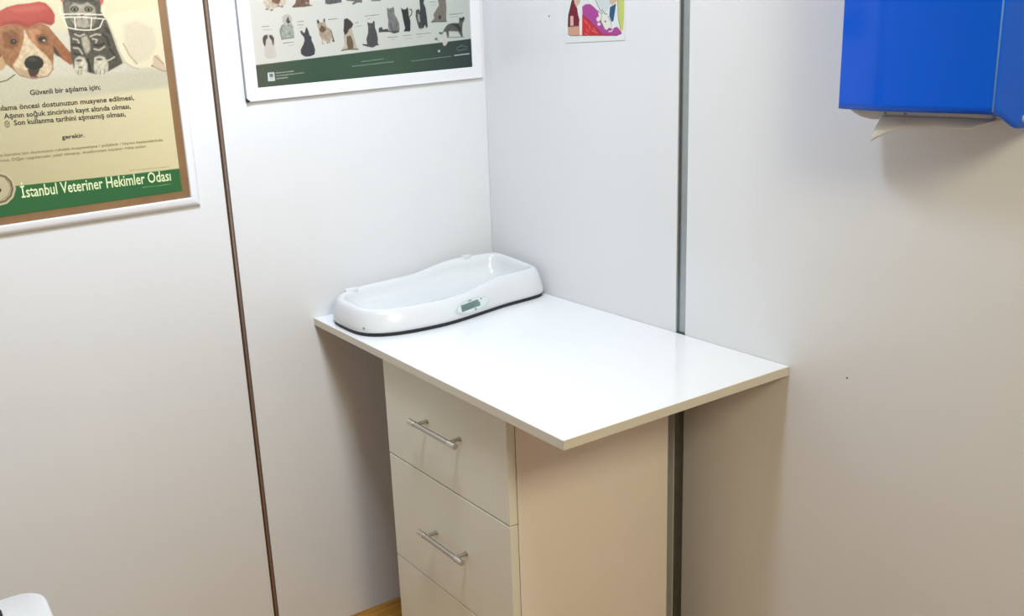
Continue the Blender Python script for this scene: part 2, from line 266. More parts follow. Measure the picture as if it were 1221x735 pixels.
('p',(30,32,22),0.8,0,[(-1222.7,1276),(-1223.7,1273.9),(-1225.5,1272.5),(-1227.7,1272.2),(-1229.6,1273.1),(-1230.9,1274.9),(-1231.1,1277.2),(-1230.1,1279.3),(-1228.3,1280.7),(-1226.1,1281),(-1224.2,1280.1),(-1222.9,1278.3)]),
('l',(80,70,48),1.2,0,[(-1236.6,1286.6),(-1232,1275.6),(-1228.6,1266.5)]),
('l',(150,138,98),1,0,[(-954.5,1281.4),(-943.9,1281.1)]),
('l',(150,138,98),1,0,[(-941.7,1281),(-929.6,1280.6)]),
('l',(150,138,98),1,0,[(-927.4,1280.6),(-919.1,1280.3)]),
('l',(150,138,98),1,0,[(-916.9,1280.2),(-906.5,1279.9)]),
('l',(150,138,98),1,0,[(-904.3,1279.9),(-890.2,1279.4)]),
('l',(150,138,98),1,0,[(-888,1279.3),(-873.8,1278.9)]),
('l',(150,138,98),1,0,[(-871.5,1278.8),(-866.2,1278.7)]),
('l',(150,190,140),1,0,[(-932.2,1241.6),(-925.1,1241.4)]),
('l',(150,190,140),1,0,[(-923.2,1241.3),(-917.2,1241.2)]),
('l',(150,190,140),1,0,[(-915.4,1241.1),(-906.4,1240.9)]),
('l',(150,190,140),1,0,[(-904.5,1240.8),(-898.6,1240.7)]),
('l',(150,190,140),1,0,[(-896.8,1240.6),(-887.6,1240.3)]),
('l',(150,190,140),1,0,[(-885.7,1240.3),(-875.1,1240)]),
('l',(150,190,140),1,0,[(-873.2,1239.9),(-867.7,1239.8)])]
TEXT_DOG = [('Güvenli bir aşılama için;', (-1135.1, 1459.3), (-991.6, 1458.1), 10.1), ('Aşılama öncesi dostunuzun muayene edilmesi,', (-1215.8, 1434.5), (-923.8, 1430.0), 10.1), ('Aşının soğuk zincirinin kayıt altında olması,', (-1192.9, 1418.0), (-933.6, 1412.7), 10.1), ('Son kullanma tarihini aşmamış olması,', (-1175.9, 1402.8), (-946.8, 1397.6), 10.2), ('☺', (-1194.0, 1402.2), (-1184.2, 1402.1), 9.0), ('gerekir.', (-1086.4, 1364.6), (-1039.6, 1363.6), 8.6), ('hizmet kurumu için dostunuzun ruhsatlı muayenehane / poliklinik / hayvan hastanelerinde', (-1234.7, 1344.4), (-873.6, 1336.2), 5.5), ('yaptırınız. Diğer uygulamalar yasal olmayıp, dostlarınızın hayatını riske sokar.', (-1236.6, 1333.6), (-910.7, 1327.2), 5.6), ('İstanbul Veteriner Hekimler Odası', (-1185.8, 1255.1), (-866.5, 1248.1), 23.4)]
POSTER_PETS = [('p',(206,192,172),2,4,[(-603.3,1641.1),(-576.6,1648),(-543.7,1637.2),(-548.4,1608.8),(-559.9,1602.6),(-575.5,1602),(-583.9,1596.4),(-595.9,1599),(-602.1,1611.5)]),
('p',(130,98,76),2.5,4,[(-581.4,1632.1),(-569.5,1628.8),(-559.9,1617.6),(-565.5,1608.3),(-576.1,1610.9),(-581.8,1614.5)]),
('p',(110,98,84),1.5,0,[(-591.9,1599.1),(-592.5,1598.4),(-594,1598),(-596,1597.9),(-598,1598.2),(-599.4,1598.8),(-599.8,1599.5),(-599.2,1600.1),(-597.7,1600.5),(-595.7,1600.6),(-593.7,1600.3),(-592.3,1599.8)]),
('p',(110,98,84),1.5,0,[(-580.6,1596.6),(-581.2,1595.9),(-582.7,1595.5),(-584.8,1595.4),(-586.7,1595.7),(-588.1,1596.3),(-588.6,1597),(-588,1597.6),(-586.5,1598.1),(-584.4,1598.1),(-582.5,1597.9),(-581.1,1597.3)]),
('p',(110,98,84),1.5,0,[(-562.5,1604.8),(-563,1604.1),(-564.3,1603.7),(-566.1,1603.6),(-567.7,1603.9),(-568.9,1604.4),(-569.3,1605.1),(-568.8,1605.8),(-567.5,1606.2),(-565.8,1606.3),(-564.1,1606),(-562.9,1605.5)]),
('p',(110,98,84),1.5,0,[(-554.6,1603),(-555.2,1602.2),(-556.6,1601.7),(-558.5,1601.6),(-560.3,1601.9),(-561.6,1602.6),(-562,1603.4),(-561.5,1604.2),(-560,1604.7),(-558.1,1604.8),(-556.3,1604.5),(-555,1603.9)]),
('p',(120,92,78),2,4,[(-521.2,1643),(-489.7,1641.7),(-487.4,1616.9),(-489.5,1604.6),(-480.1,1601.6),(-503.6,1599.8),(-532.1,1599.6),(-532.6,1602.6),(-524.9,1607.7),(-520.3,1621.2)]),
('p',(176,150,140),2,0,[(-492.1,1607.5),(-492.7,1606.1),(-494.1,1605.2),(-495.8,1604.9),(-497.6,1605.4),(-498.7,1606.4),(-499.1,1607.8),(-498.4,1609.2),(-497.1,1610.1),(-495.3,1610.4),(-493.6,1609.9),(-492.4,1608.9)]),
('p',(92,96,96),2,7,[(-445.6,1639.9),(-402.4,1638.1),(-405.5,1604.7),(-422.2,1603.4),(-437.1,1602),(-448.3,1604)]),
('l',(120,118,112),1.3,0,[(-612.3,1562.2),(-595.4,1562.5)]),
('l',(190,150,150),1,0,[(-610.8,1555.3),(-590,1555.1)]),
('l',(120,118,112),1.3,0,[(-563.9,1523.1),(-537,1523.8)]),
('l',(170,165,160),1,0,[(-550.4,1516.9),(-539.3,1516.9)]),
('l',(120,118,112),1.3,0,[(-523.6,1567.7),(-506.8,1568.4)]),
('l',(120,118,112),1.1,0,[(-523.5,1560.8),(-509.2,1560.7)]),
('l',(175,172,168),0.9,0,[(-524.2,1554.1),(-511.4,1554.5)]),
('l',(120,118,112),1.3,0,[(-444.4,1568.5),(-425.4,1569.4)]),
('p',(212,204,192),2,2,[(-610.4,1538.6),(-603.7,1543.6),(-592.8,1544.3),(-586.5,1538.4),(-585.1,1523.1),(-584.7,1505.1),(-583.5,1495.2),(-589.4,1491.5),(-606.5,1491.4),(-612.8,1497.4),(-611.4,1516.6)]),
('p',(96,80,74),1.6,2,[(-613.8,1536),(-610,1542.6),(-601.2,1544.8),(-600.5,1537.9),(-605.7,1532.8),(-607.7,1521.9),(-610.3,1519.3),(-613.3,1526.4)]),
('p',(96,80,74),1.6,2,[(-596.8,1543.2),(-589.9,1542.7),(-585.2,1535.5),(-587.1,1523.2),(-590.2,1519.3),(-591.2,1530.4),(-596.6,1537.7)]),
('p',(168,172,160),2,4,[(-563.5,1563.1),(-554.5,1566.7),(-538.8,1565.8),(-534.9,1558.7),(-534,1544.7),(-535.1,1533.7),(-539.2,1532.5),(-567,1531.3),(-569.8,1541.4),(-570.4,1552.5)]),
('p',(196,192,182),2,3,[(-560.8,1580.8),(-552.4,1585.8),(-541.4,1585.9),(-535.3,1576.6),(-538.8,1565.8),(-552,1561.1),(-560.4,1569.8)]),
('p',(80,82,74),1.5,0,[(-550.6,1573.4),(-545.1,1581.3),(-543,1571.6),(-540.1,1568.6),(-546.8,1564.9),(-551.1,1569.3)]),
('l',(110,116,104),1.6,0,[(-567,1531.3),(-558.1,1533.1),(-535.1,1534)]),
('l',(120,124,112),2,0,[(-563,1560.3),(-567.3,1549.6),(-566,1532.9)]),
('p',(120,120,108),1.5,0,[(-545,1561.3),(-545.4,1560.5),(-546.3,1560),(-547.4,1559.8),(-548.4,1560.1),(-549.2,1560.7),(-549.4,1561.6),(-549,1562.4),(-548.1,1562.9),(-547,1563.1),(-545.9,1562.8),(-545.2,1562.2)]),
('p',(130,134,120),2,0,[(-542.9,1542.5),(-543.4,1541.6),(-544.7,1540.9),(-546.3,1540.8),(-547.8,1541.1),(-548.9,1541.9),(-549.2,1542.9),(-548.7,1543.8),(-547.4,1544.5),(-545.8,1544.6),(-544.3,1544.3),(-543.2,1543.5)]),
('p',(70,70,72),1.2,1,[(-518.7,1546.6),(-515.3,1548.4),(-509.6,1541.8),(-506.9,1543.7),(-503.6,1552.6),(-500.9,1555.2),(-497.1,1545.2),(-495.6,1536.7),(-490.9,1532.2),(-491.9,1525.2),(-487.9,1516.5),(-484.4,1503.5),(-487.1,1492.4),(-498.9,1489),(-507.8,1488.9),(-514.8,1490.9),(-521.5,1496.3),(-521.3,1506.1),(-513.7,1516.9),(-509.2,1526.4),(-510.4,1533.5),(-516.1,1540.1)]),
('p',(176,158,138),1.6,4,[(-473.9,1567.6),(-470.4,1570.2),(-465.4,1562.9),(-458.8,1564),(-455.7,1570.8),(-452.4,1570.6),(-451.8,1560.8),(-450.1,1552.2),(-440.7,1547.4),(-436.9,1535.8),(-432.5,1521.3),(-433.7,1517.4),(-438.3,1521.7),(-440.2,1527.5),(-443.9,1515),(-453.8,1514.2),(-454.7,1522.8),(-457.2,1521.5),(-460.5,1513.2),(-466.1,1515),(-464.4,1523.4),(-469.8,1535.1),(-470.3,1546.4),(-473.5,1555)]),
('p',(62,54,50),1.2,0,[(-473.9,1567.6),(-470.4,1570.2),(-467.2,1564.2),(-471.4,1559.8)]),
('p',(62,54,50),1.2,0,[(-456.2,1570.1),(-453.1,1571.8),(-452.2,1565),(-455.5,1563.8)]),
('p',(112,86,62),2.2,3,[(-469.4,1547.7),(-463,1554.4),(-453.4,1552.4),(-451.6,1545.2),(-459.5,1540.1),(-465.9,1541.9)]),
('p',(50,44,40),1.2,0,[(-460,1553.5),(-460.4,1552.5),(-461.3,1551.9),(-462.5,1551.7),(-463.6,1552),(-464.3,1552.8),(-464.5,1553.8),(-464.1,1554.7),(-463.2,1555.4),(-462.1,1555.6),(-461,1555.3),(-460.2,1554.5)]),
('l',(80,66,56),1.8,0,[(-439.4,1544.5),(-436.4,1533),(-433.3,1518.5)]),
('p',(50,44,40),1.5,0,[(-432.2,1519.2),(-432.7,1518.2),(-433.9,1517.6),(-435.4,1517.4),(-436.8,1517.8),(-437.8,1518.5),(-438.1,1519.6),(-437.6,1520.5),(-436.5,1521.2),(-435,1521.4),(-433.5,1521),(-432.5,1520.2)]),
('p',(225,214,186),2,0,[(-458,1520.2),(-458.6,1517.7),(-459.8,1515.9),(-461.1,1515.3),(-462.4,1516),(-463.1,1518),(-463.2,1520.5),(-462.6,1523),(-461.5,1524.8),(-460.1,1525.4),(-458.9,1524.7),(-458.1,1522.7)]),
('p',(190,178,158),1.6,3,[(-402.7,1566),(-387,1565.1),(-379.3,1555.4),(-384.1,1543.2),(-378.6,1521.9),(-373.1,1500.6),(-369.9,1495.1),(-415.3,1496.2),(-407,1507.1),(-406.6,1523.8)]),
('p',(62,58,54),1.4,2,[(-402.7,1566.6),(-394,1568.6),(-384.4,1561.5),(-378.6,1554.3),(-383.7,1547.3),(-391.4,1543.6),(-395.8,1535.6),(-403.5,1530.9),(-406.3,1540.4),(-403.8,1554.7)]),
('p',(108,92,68),2.5,3,[(-399,1527.4),(-387.8,1528.8),(-383,1513.9),(-383.1,1499.2),(-397.9,1499.1),(-400.3,1512.9)]),
('l',(58,50,44),2,0,[(-415.8,1496.2),(-398,1498.1),(-371,1496.2)]),
('l',(210,204,190),2,0,[(-401.8,1523.5),(-404.9,1502.8)]),
('l',(120,118,112),1.3,0,[(-373,1557.1),(-365.6,1557.5)]),
('l',(150,148,144),1,0,[(-373.7,1548.8),(-356.4,1549)]),
('l',(120,118,112),1.2,0,[(-444.6,1568.4),(-418.2,1569)]),
('p',(76,74,78),1.2,3,[(-340.8,1557.3),(-337.3,1555),(-327.4,1553.4),(-323.1,1559.5),(-320.4,1556.1),(-320.7,1543.5),(-316.7,1530.6),(-314.7,1515.7),(-316.2,1507.3),(-312.3,1502.3),(-320.5,1501.2),(-330.9,1497.2),(-342,1499.5),(-357.9,1504.4),(-358.8,1507.6),(-345.2,1506),(-346.7,1517.8),(-340.5,1532.1),(-339.4,1544.7)]),
('p',(120,118,118),1.2,0,[(-332.3,1546.3),(-332.6,1545.7),(-333.3,1545.3),(-334.4,1545.2),(-335.3,1545.4),(-336,1545.9),(-336.2,1546.6),(-335.9,1547.2),(-335.1,1547.6),(-334.1,1547.7),(-333.2,1547.5),(-332.5,1547)]),
('l',(120,118,112),1.3,0,[(-346.6,1570.6),(-308.2,1572.3)]),
('l',(150,148,146),1,0,[(-340.3,1563.6),(-330.2,1564.3)]),
('p',(120,122,120),1.4,7,[(-284.3,1586.8),(-278.1,1584.3),(-269.1,1586),(-265.5,1589.4),(-264.2,1582.6),(-264,1569.9),(-258.2,1561.1),(-252.8,1548),(-252.7,1533.1),(-257,1528),(-270,1526),(-279.9,1530.5),(-284.6,1541.4),(-282.8,1558.2),(-284.3,1571)]),
('p',(66,68,68),1.4,3,[(-310.8,1540.8),(-301.8,1543.5),(-299.8,1537),(-286.9,1538.3),(-279.8,1531.5),(-254.1,1532.1),(-254.3,1528.9),(-268.7,1525.9),(-279.9,1530.5),(-302.8,1531.5),(-310.9,1530.7)]),
('l',(64,64,64),1.8,0,[(-278.4,1549.5),(-273.2,1534.3),(-267.1,1529.7)]),
('l',(70,72,72),1.6,0,[(-259.2,1548.4),(-265.7,1531.7)]),
('l',(90,92,92),1.2,0,[(-282.4,1579.3),(-264.7,1577.3)]),
('l',(120,118,112),1.3,0,[(-287.3,1517.7),(-260.3,1518.1)]),
('l',(160,160,160),1,0,[(-281.4,1511.3),(-268.6,1511.4)]),
('p',(90,90,86),2,7,[(-441.2,1628.1),(-416.1,1629.1),(-418.4,1604.8),(-429.2,1604.3),(-434.1,1602.5),(-443.5,1604)]),
('p',(110,106,100),1.6,7,[(-389.9,1625.9),(-349.8,1624.1),(-350.6,1601.5),(-364,1602.6),(-374.2,1598.1),(-378.8,1600.8),(-371.2,1604.6),(-383.1,1607.2),(-391.6,1607.2)]),
('p',(120,118,112),1.6,7,[(-325,1625.1),(-297.6,1623.9),(-299.3,1603.6),(-316.9,1603.2),(-325.6,1604)]),
('p',(38,44,46),1.1,2,[(-245.5,1584.8),(-238.7,1580.2),(-230.8,1580.9),(-225.8,1585.9),(-224.5,1578.4),(-224.2,1565.6),(-220.5,1552.6),(-222.1,1531.2),(-224.4,1528.1),(-241.3,1529.1),(-236.8,1536.4),(-240.5,1555.8),(-243.1,1573)]),
('l',(38,44,46),2.4,0,[(-222.4,1562.3),(-216.8,1567.3),(-214.4,1574.7),(-215.9,1579),(-220,1579.5)]),
('p',(52,58,58),1.2,2,[(-191.6,1600.2),(-189.6,1617.1),(-176,1616.5),(-177.2,1599.5),(-180.2,1593.3),(-174.6,1580.1),(-172.2,1556.3),(-171.5,1536.8),(-176.5,1532.7),(-178.6,1541.5),(-184.5,1533.2),(-191.6,1544.4),(-194.3,1561.8),(-190.3,1580.9)]),
('p',(70,72,70),1.3,4,[(-203,1577.3),(-193.1,1578.9),(-190.4,1561.6),(-189,1544.3),(-184.5,1533.2),(-196.5,1531.8),(-200.8,1545),(-204.8,1562.4)]),
('p',(160,158,150),2.5,3,[(-199.1,1568.5),(-193.3,1566.1),(-192.5,1551),(-196.7,1546.9),(-199.1,1557.8)]),
('p',(190,184,176),1.5,0,[(-186.7,1531.2),(-187.6,1530.1),(-189.8,1529.5),(-192.7,1529.4),(-195.6,1529.8),(-197.6,1530.8),(-198.3,1531.9),(-197.5,1532.9),(-195.3,1533.6),(-192.4,1533.7),(-189.5,1533.2),(-187.4,1532.3)]),
('l',(120,118,112),1.4,0,[(-243.3,1519.2),(-221.1,1519.5)]),
('l',(160,162,160),1,0,[(-238.7,1511.8),(-219,1512)]),
('l',(120,118,112),1.4,0,[(-205.3,1520.2),(-164,1520.6)]),
('l',(150,150,150),1,0,[(-203.1,1513.1),(-188.5,1513.5)]),
('p',(122,116,106),1.4,3,[(-137.4,1597.6),(-134.9,1614.7),(-117.5,1614),(-114.6,1596.6),(-113.4,1577),(-115.7,1557.5),(-115.4,1545.5),(-138.1,1545.7),(-159.6,1545.6),(-160,1547.8),(-150.9,1555.1),(-153,1563.9),(-141.3,1578.4),(-135.6,1584.6)]),
('p',(60,54,50),3,0,[(-130.4,1556.2),(-131.2,1553.6),(-132.9,1551.8),(-135.1,1551.2),(-137.2,1552),(-138.6,1554),(-139,1556.6),(-138.3,1559.2),(-136.6,1561),(-134.4,1561.6),(-132.3,1560.8),(-130.8,1558.8)]),
('l',(80,76,70),1.8,0,[(-160.1,1546.5),(-115.1,1545.2)]),
('l',(120,118,112),1.3,0,[(-162.2,1594.1),(-144.3,1594.1)]),
('l',(160,162,160),1,0,[(-162.2,1586.4),(-144.8,1586.4)]),
('l',(120,118,112),1.5,0,[(-105.9,1561.4),(-66,1562.7)]),
('l',(150,160,158),1,0,[(-102.3,1554.6),(-80.3,1555.1)]),
('p',(88,88,84),1.4,7,[(-77.1,1552.1),(-69.5,1550.6),(-62.3,1554.6),(-60.8,1547.9),(-67.5,1537.2),(-69.8,1521.9),(-68.8,1506.2),(-73.5,1505.4),(-82.4,1519.3),(-109.8,1522.1),(-110.7,1507.8),(-116.1,1508.2),(-118.1,1520.4),(-123.4,1521.8),(-132,1515.1),(-140,1517.4),(-139.2,1521.3),(-129,1520),(-120.1,1531.5),(-111.4,1538.7),(-97.6,1540.7),(-78.4,1539.6)]),
('p',(48,48,46),1.6,0,[(-76.3,1553.2),(-70.9,1550.7),(-62.4,1554.2),(-60.7,1549),(-67.1,1544.9),(-75.3,1545.4)]),
('p',(44,42,40),2,2,[(-103.2,1538.9),(-81.3,1537.6),(-73.6,1528.7),(-71.4,1517.5),(-78.3,1519.1),(-87.3,1529.6)]),
('l',(130,132,128),2,0,[(-116.2,1506.6),(-63.9,1504.6)]),
('l',(190,184,170),2.4,0,[(-107.1,1520.8),(-82.5,1518.2)]),
('p',(120,110,104),2,0,[(-144.1,1504.9),(-144.8,1503.4),(-146.7,1502.4),(-149.1,1502.2),(-151.5,1502.7),(-153.2,1504),(-153.7,1505.6),(-153,1507),(-151.1,1508),(-148.7,1508.3),(-146.3,1507.7),(-144.6,1506.5)]),
('l',(130,118,110),1.4,0,[(-143.7,1502.3),(-140.7,1498.1)]),
('p',(206,200,190),1.6,0,[(-130.7,1501.4),(-121.8,1505.2),(-115.2,1500.4),(-115.6,1493.8),(-122.9,1486.5),(-128.3,1488),(-130.6,1494.8)]),
('p',(180,200,190),1.6,0,[(-138.4,1475.4),(-139,1473.9),(-140.5,1472.9),(-142.4,1472.6),(-144.3,1473.2),(-145.6,1474.4),(-146,1476),(-145.4,1477.5),(-143.9,1478.5),(-142,1478.8),(-140.1,1478.2),(-138.8,1477)]),
('p',(226,230,226),0.5,0,[(-610,1461),(-593.6,1461),(-592.9,1441.6),(-610.6,1442.1)]),
('p',(96,100,98),0.7,0,[(-605.8,1457.9),(-596.5,1457.8),(-596.6,1450.6),(-605.5,1450.7)]),
('l',(214,218,214),0.8,0,[(-603.4,1456.3),(-602.8,1452.1)]),
('l',(214,218,214),0.8,0,[(-599.8,1456.4),(-598.7,1451.8)]),
('l',(150,156,152),0.8,0,[(-605.3,1448.4),(-595.5,1448.3)]),
('l',(150,156,152),0.8,0,[(-605.1,1445.6),(-595.8,1445.8)]),
('l',(190,198,184),1.6,0,[(-589.2,1458.5),(-577.3,1458.7)]),
('l',(190,198,184),1.6,0,[(-575.6,1458.7),(-564.3,1458.9)]),
('l',(190,198,184),1.6,0,[(-562.6,1458.9),(-556.1,1459)]),
('l',(190,198,184),1.6,0,[(-554.4,1459.1),(-544.7,1459.2)]),
('l',(176,184,168),1.6,0,[(-588.9,1452.1),(-580.4,1452.3)]),
('l',(176,184,168),1.6,0,[(-578.8,1452.3),(-568.9,1452.5)]),
('l',(176,184,168),1.6,0,[(-567.3,1452.5),(-558.5,1452.7)]),
('l',(176,184,168),1.6,0,[(-556.8,1452.8),(-544.6,1453)]),
('l',(176,184,168),1.6,0,[(-542.8,1453.1),(-532.7,1453.3)]),
('l',(176,184,168),1.6,0,[(-531,1453.3),(-523.2,1453.5)]),
('l',(176,184,168),1.6,0,[(-521.5,1453.5),(-519.5,1453.6)]),
('l',(190,196,188),1.6,0,[(-589.6,1445.8),(-578.4,1446)]),
('l',(190,196,188),1.6,0,[(-576.9,1446),(-568.7,1446.2)]),
('l',(190,196,188),1.6,0,[(-567.2,1446.2),(-561,1446.4)]),
('l',(140,166,146),1.5,0,[(-364.5,1466.8),(-354.1,1467.1)]),
('l',(140,166,146),1.5,0,[(-352.2,1467.2),(-336.7,1467.7)]),
('l',(140,166,146),1.5,0,[(-334.8,1467.7),(-318.9,1468.3)]),
('l',(140,166,146),1.5,0,[(-317,1468.3),(-303.9,1468.7)]),
('l',(140,166,146),1.6,0,[(-390.4,1457.9),(-375.4,1458.2)]),
('l',(140,166,146),1.6,0,[(-373.6,1458.2),(-359,1458.5)]),
('l',(140,166,146),1.6,0,[(-357.2,1458.6),(-346.8,1458.8)]),
('l',(140,166,146),1.6,0,[(-344.9,1458.8),(-337.2,1459)]),
('l',(140,166,146),1.6,0,[(-335.3,1459),(-322.3,1459.3)]),
('l',(140,166,146),1.6,0,[(-320.4,1459.4),(-308.2,1459.6)]),
('l',(140,166,146),1.6,0,[(-306.4,1459.7),(-295.9,1459.9)]),
('l',(140,166,146),1.6,0,[(-294.1,1459.9),(-284.9,1460.1)]),
('l',(140,166,146),1.6,0,[(-283,1460.1),(-276.2,1460.3)]),
('l',(134,162,156),1.4,0,[(-224.8,1457.4),(-211.9,1457.7)]),
('l',(134,162,156),1.4,0,[(-209.7,1457.8),(-199.1,1458.1)]),
('l',(134,162,156),1.4,0,[(-196.9,1458.1),(-186,1458.4)]),
('l',(134,162,156),1.4,0,[(-183.8,1458.5),(-170.9,1458.9)]),
('l',(134,162,156),1.4,0,[(-168.6,1458.9),(-150.6,1459.4)]),
('l',(134,162,156),1.4,0,[(-148.3,1459.5),(-133.6,1459.9)]),
('l',(134,162,156),1.4,0,[(-131.3,1459.9),(-120.3,1460.2)]),
('l',(134,162,156),1.4,0,[(-118,1460.3),(-107,1460.6)]),
('l',(206,216,222),2.2,0,[(-96.5,1461.6),(-86.6,1461.9)]),
('l',(206,216,222),2.2,0,[(-85.3,1461.9),(-76.7,1462.2)]),
('l',(206,216,222),2.2,0,[(-75.4,1462.2),(-66.7,1462.5)]),
('l',(206,216,222),2.2,0,[(-65.4,1462.5),(-55.1,1462.8)]),
('l',(206,216,222),2.2,0,[(-53.8,1462.8),(-51.5,1462.9)]),
('l',(110,130,134),1.6,0,[(-90.4,1478),(-83.1,1472.4),(-57.3,1474.7)]),
('l',(120,140,142),1.4,0,[(-87.7,1480.9),(-77.4,1482.3),(-74.6,1486.2),(-69.7,1482.3),(-57,1479.8)]),
('l',(20,28,28),1.6,0,[(-48.1,1499.8),(-33,1444.9)])]
CARD_CARTOON = [('p',(222,228,226),2,0,[(382.7,1595.4),(510.1,1585.2),(504.4,1502.9),(474.6,1493.2),(433,1515.5),(416.6,1551.9),(393.6,1557.2),(378.8,1550.6)]),
('p',(206,214,216),2,0,[(419.9,1581.4),(469.9,1577.6),(469.6,1548.5),(450.1,1531.4),(433.4,1541.6),(422.4,1559)]),
('p',(196,204,110),1.6,0,[(490.2,1593.9),(511.4,1592.2),(509.8,1520.8),(506.5,1495.5),(499,1497.7),(492.4,1521.7)]),
('p',(60,40,40),1,0,[(345,1568),(352.5,1567.5),(369.4,1524.5),(367.6,1511.1),(354,1509.8),(329.7,1510.9),(331.9,1536.1)]),
('p',(120,20,46),1.2,0,[(346.4,1564.1),(352.3,1561.8),(362.5,1549.7),(366.5,1528.4),(368.5,1514.9),(354.1,1512.7),(332.8,1512.7),(334,1534)]),
('p',(214,180,160),1.2,0,[(348.5,1586.8),(376.6,1584.7),(373.2,1560.4),(362.6,1552.5),(353.8,1559.8)]),
('p',(222,180,170),1,0,[(338.9,1533.8),(349.2,1533.6),(349.3,1512.9),(338.3,1512.5)]),
('p',(208,160,130),1.2,0,[(330.3,1510.9),(369.1,1512),(369.8,1490.8),(338.3,1491),(329.9,1497.3)]),
('l',(130,80,70),1.2,0,[(330.3,1510.9),(369.1,1511.1)]),
('p',(238,228,222),1,0,[(370.5,1520.6),(377.6,1523.1),(377.5,1489.5),(370.4,1489.8)]),
('p',(200,44,50),1.2,0,[(379.1,1535.4),(404.5,1518.9),(432.8,1498.7),(442.5,1488),(377.5,1489.5)]),
('l',(226,120,120),2,0,[(387,1521.6),(395.7,1513.6)]),
('l',(226,120,120),2,0,[(401.4,1511.4),(404.2,1501.8)]),
('l',(226,120,120),2,0,[(392.5,1502.3),(398.2,1496.4)]),
('l',(226,120,120),2,0,[(409.9,1499.7),(427,1493.3)]),
('l',(226,120,120),2,0,[(386.5,1494),(395.2,1491.7)]),
('l',(226,120,120),2,0,[(415.8,1505.1),(420,1499.3)]),
('p',(172,66,150),1.2,0,[(379.4,1551.5),(390.7,1555.9),(405.1,1555.5),(416.5,1549.1),(430.6,1539),(433.2,1524.9),(449.8,1507.3),(471.9,1500.7),(488.3,1503.7),(500.4,1495.8),(503,1488.4),(488.2,1485.7),(442.5,1487.4),(432.8,1498.7),(404.5,1518.9),(380,1534.4)]),
('p',(184,50,96),3,0,[(415.9,1512.6),(444,1492.6),(488.2,1487.1),(443.9,1487.4),(430,1498.8)]),
('l',(110,30,60),1.2,0,[(380,1534.4),(404.5,1518.9),(442.5,1488)]),
('p',(30,80,124),1.2,0,[(467.4,1545),(485.9,1551.1),(483.1,1536.8),(477.5,1515.2),(471.5,1515.5),(465.3,1526.8)]),
('p',(206,176,150),1.2,0,[(465.7,1570.6),(492.7,1568.7),(487.3,1554.6),(473.7,1548.3),(466.9,1554.2)]),
('p',(226,226,214),1.2,0,[(433.4,1537.9),(450.1,1535),(461.1,1527.1),(468.7,1515.6),(467.8,1506.4),(458.1,1498.5),(449.7,1499.8),(444.3,1511.3),(439.3,1517.1),(441.6,1526.3)]),
('p',(226,222,214),1,0,[(437.1,1521.9),(436.2,1519.3),(433.9,1517.5),(430.8,1517),(427.7,1517.8),(425.4,1519.9),(424.6,1522.5),(425.5,1525.1),(427.8,1526.9),(431,1527.4),(434.1,1526.5),(436.3,1524.5)]),
('p',(230,224,216),1,0,[(438.6,1511.5),(437.9,1509.9),(435.8,1508.8),(432.9,1508.4),(430.1,1509),(428.1,1510.4),(427.3,1512.1),(428.1,1513.7),(430.2,1514.9),(433,1515.2),(435.9,1514.6),(437.9,1513.2)]),
('l',(70,60,60),1.1,0,[(430.6,1539.9),(441.7,1531.8),(439.3,1517.1),(447,1505.5),(455.3,1497.7)]),
('l',(80,110,80),1.6,0,[(443.2,1541),(450.1,1533.2),(458.4,1530.9)]),
('l',(240,236,236),2,0,[(476.1,1511.6),(477.9,1502.3),(471.8,1495.2),(463.6,1495.2)]),
('l',(90,60,80),1,0,[(461.1,1527.1),(470.6,1513.7),(471.9,1504.4)]),
('p',(90,90,90),1,0,[(455.5,1516.3),(455.1,1515.4),(454.1,1514.7),(452.7,1514.6),(451.3,1514.9),(450.3,1515.6),(449.9,1516.6),(450.3,1517.5),(451.3,1518.1),(452.7,1518.3),(454.1,1518),(455.1,1517.2)]),
('l',(60,60,60),1,0,[(422.4,1562.7),(433.5,1545.3),(444.5,1533.5)]),
('l',(90,80,50),1.2,0,[(490.1,1567.1),(492.4,1521.7),(499,1499.5)]),
('l',(210,160,130),2,0,[(493.7,1499.7),(501.7,1493.9)]),
('l',(90,50,60),1.2,0,[(329.8,1495.3),(338.3,1491),(374.5,1490),(442.5,1487.4),(488.2,1485.7),(501.7,1489.4)])]# ------------------------------------------------------------------ printed sheets: ink colours on a fine vertex grid
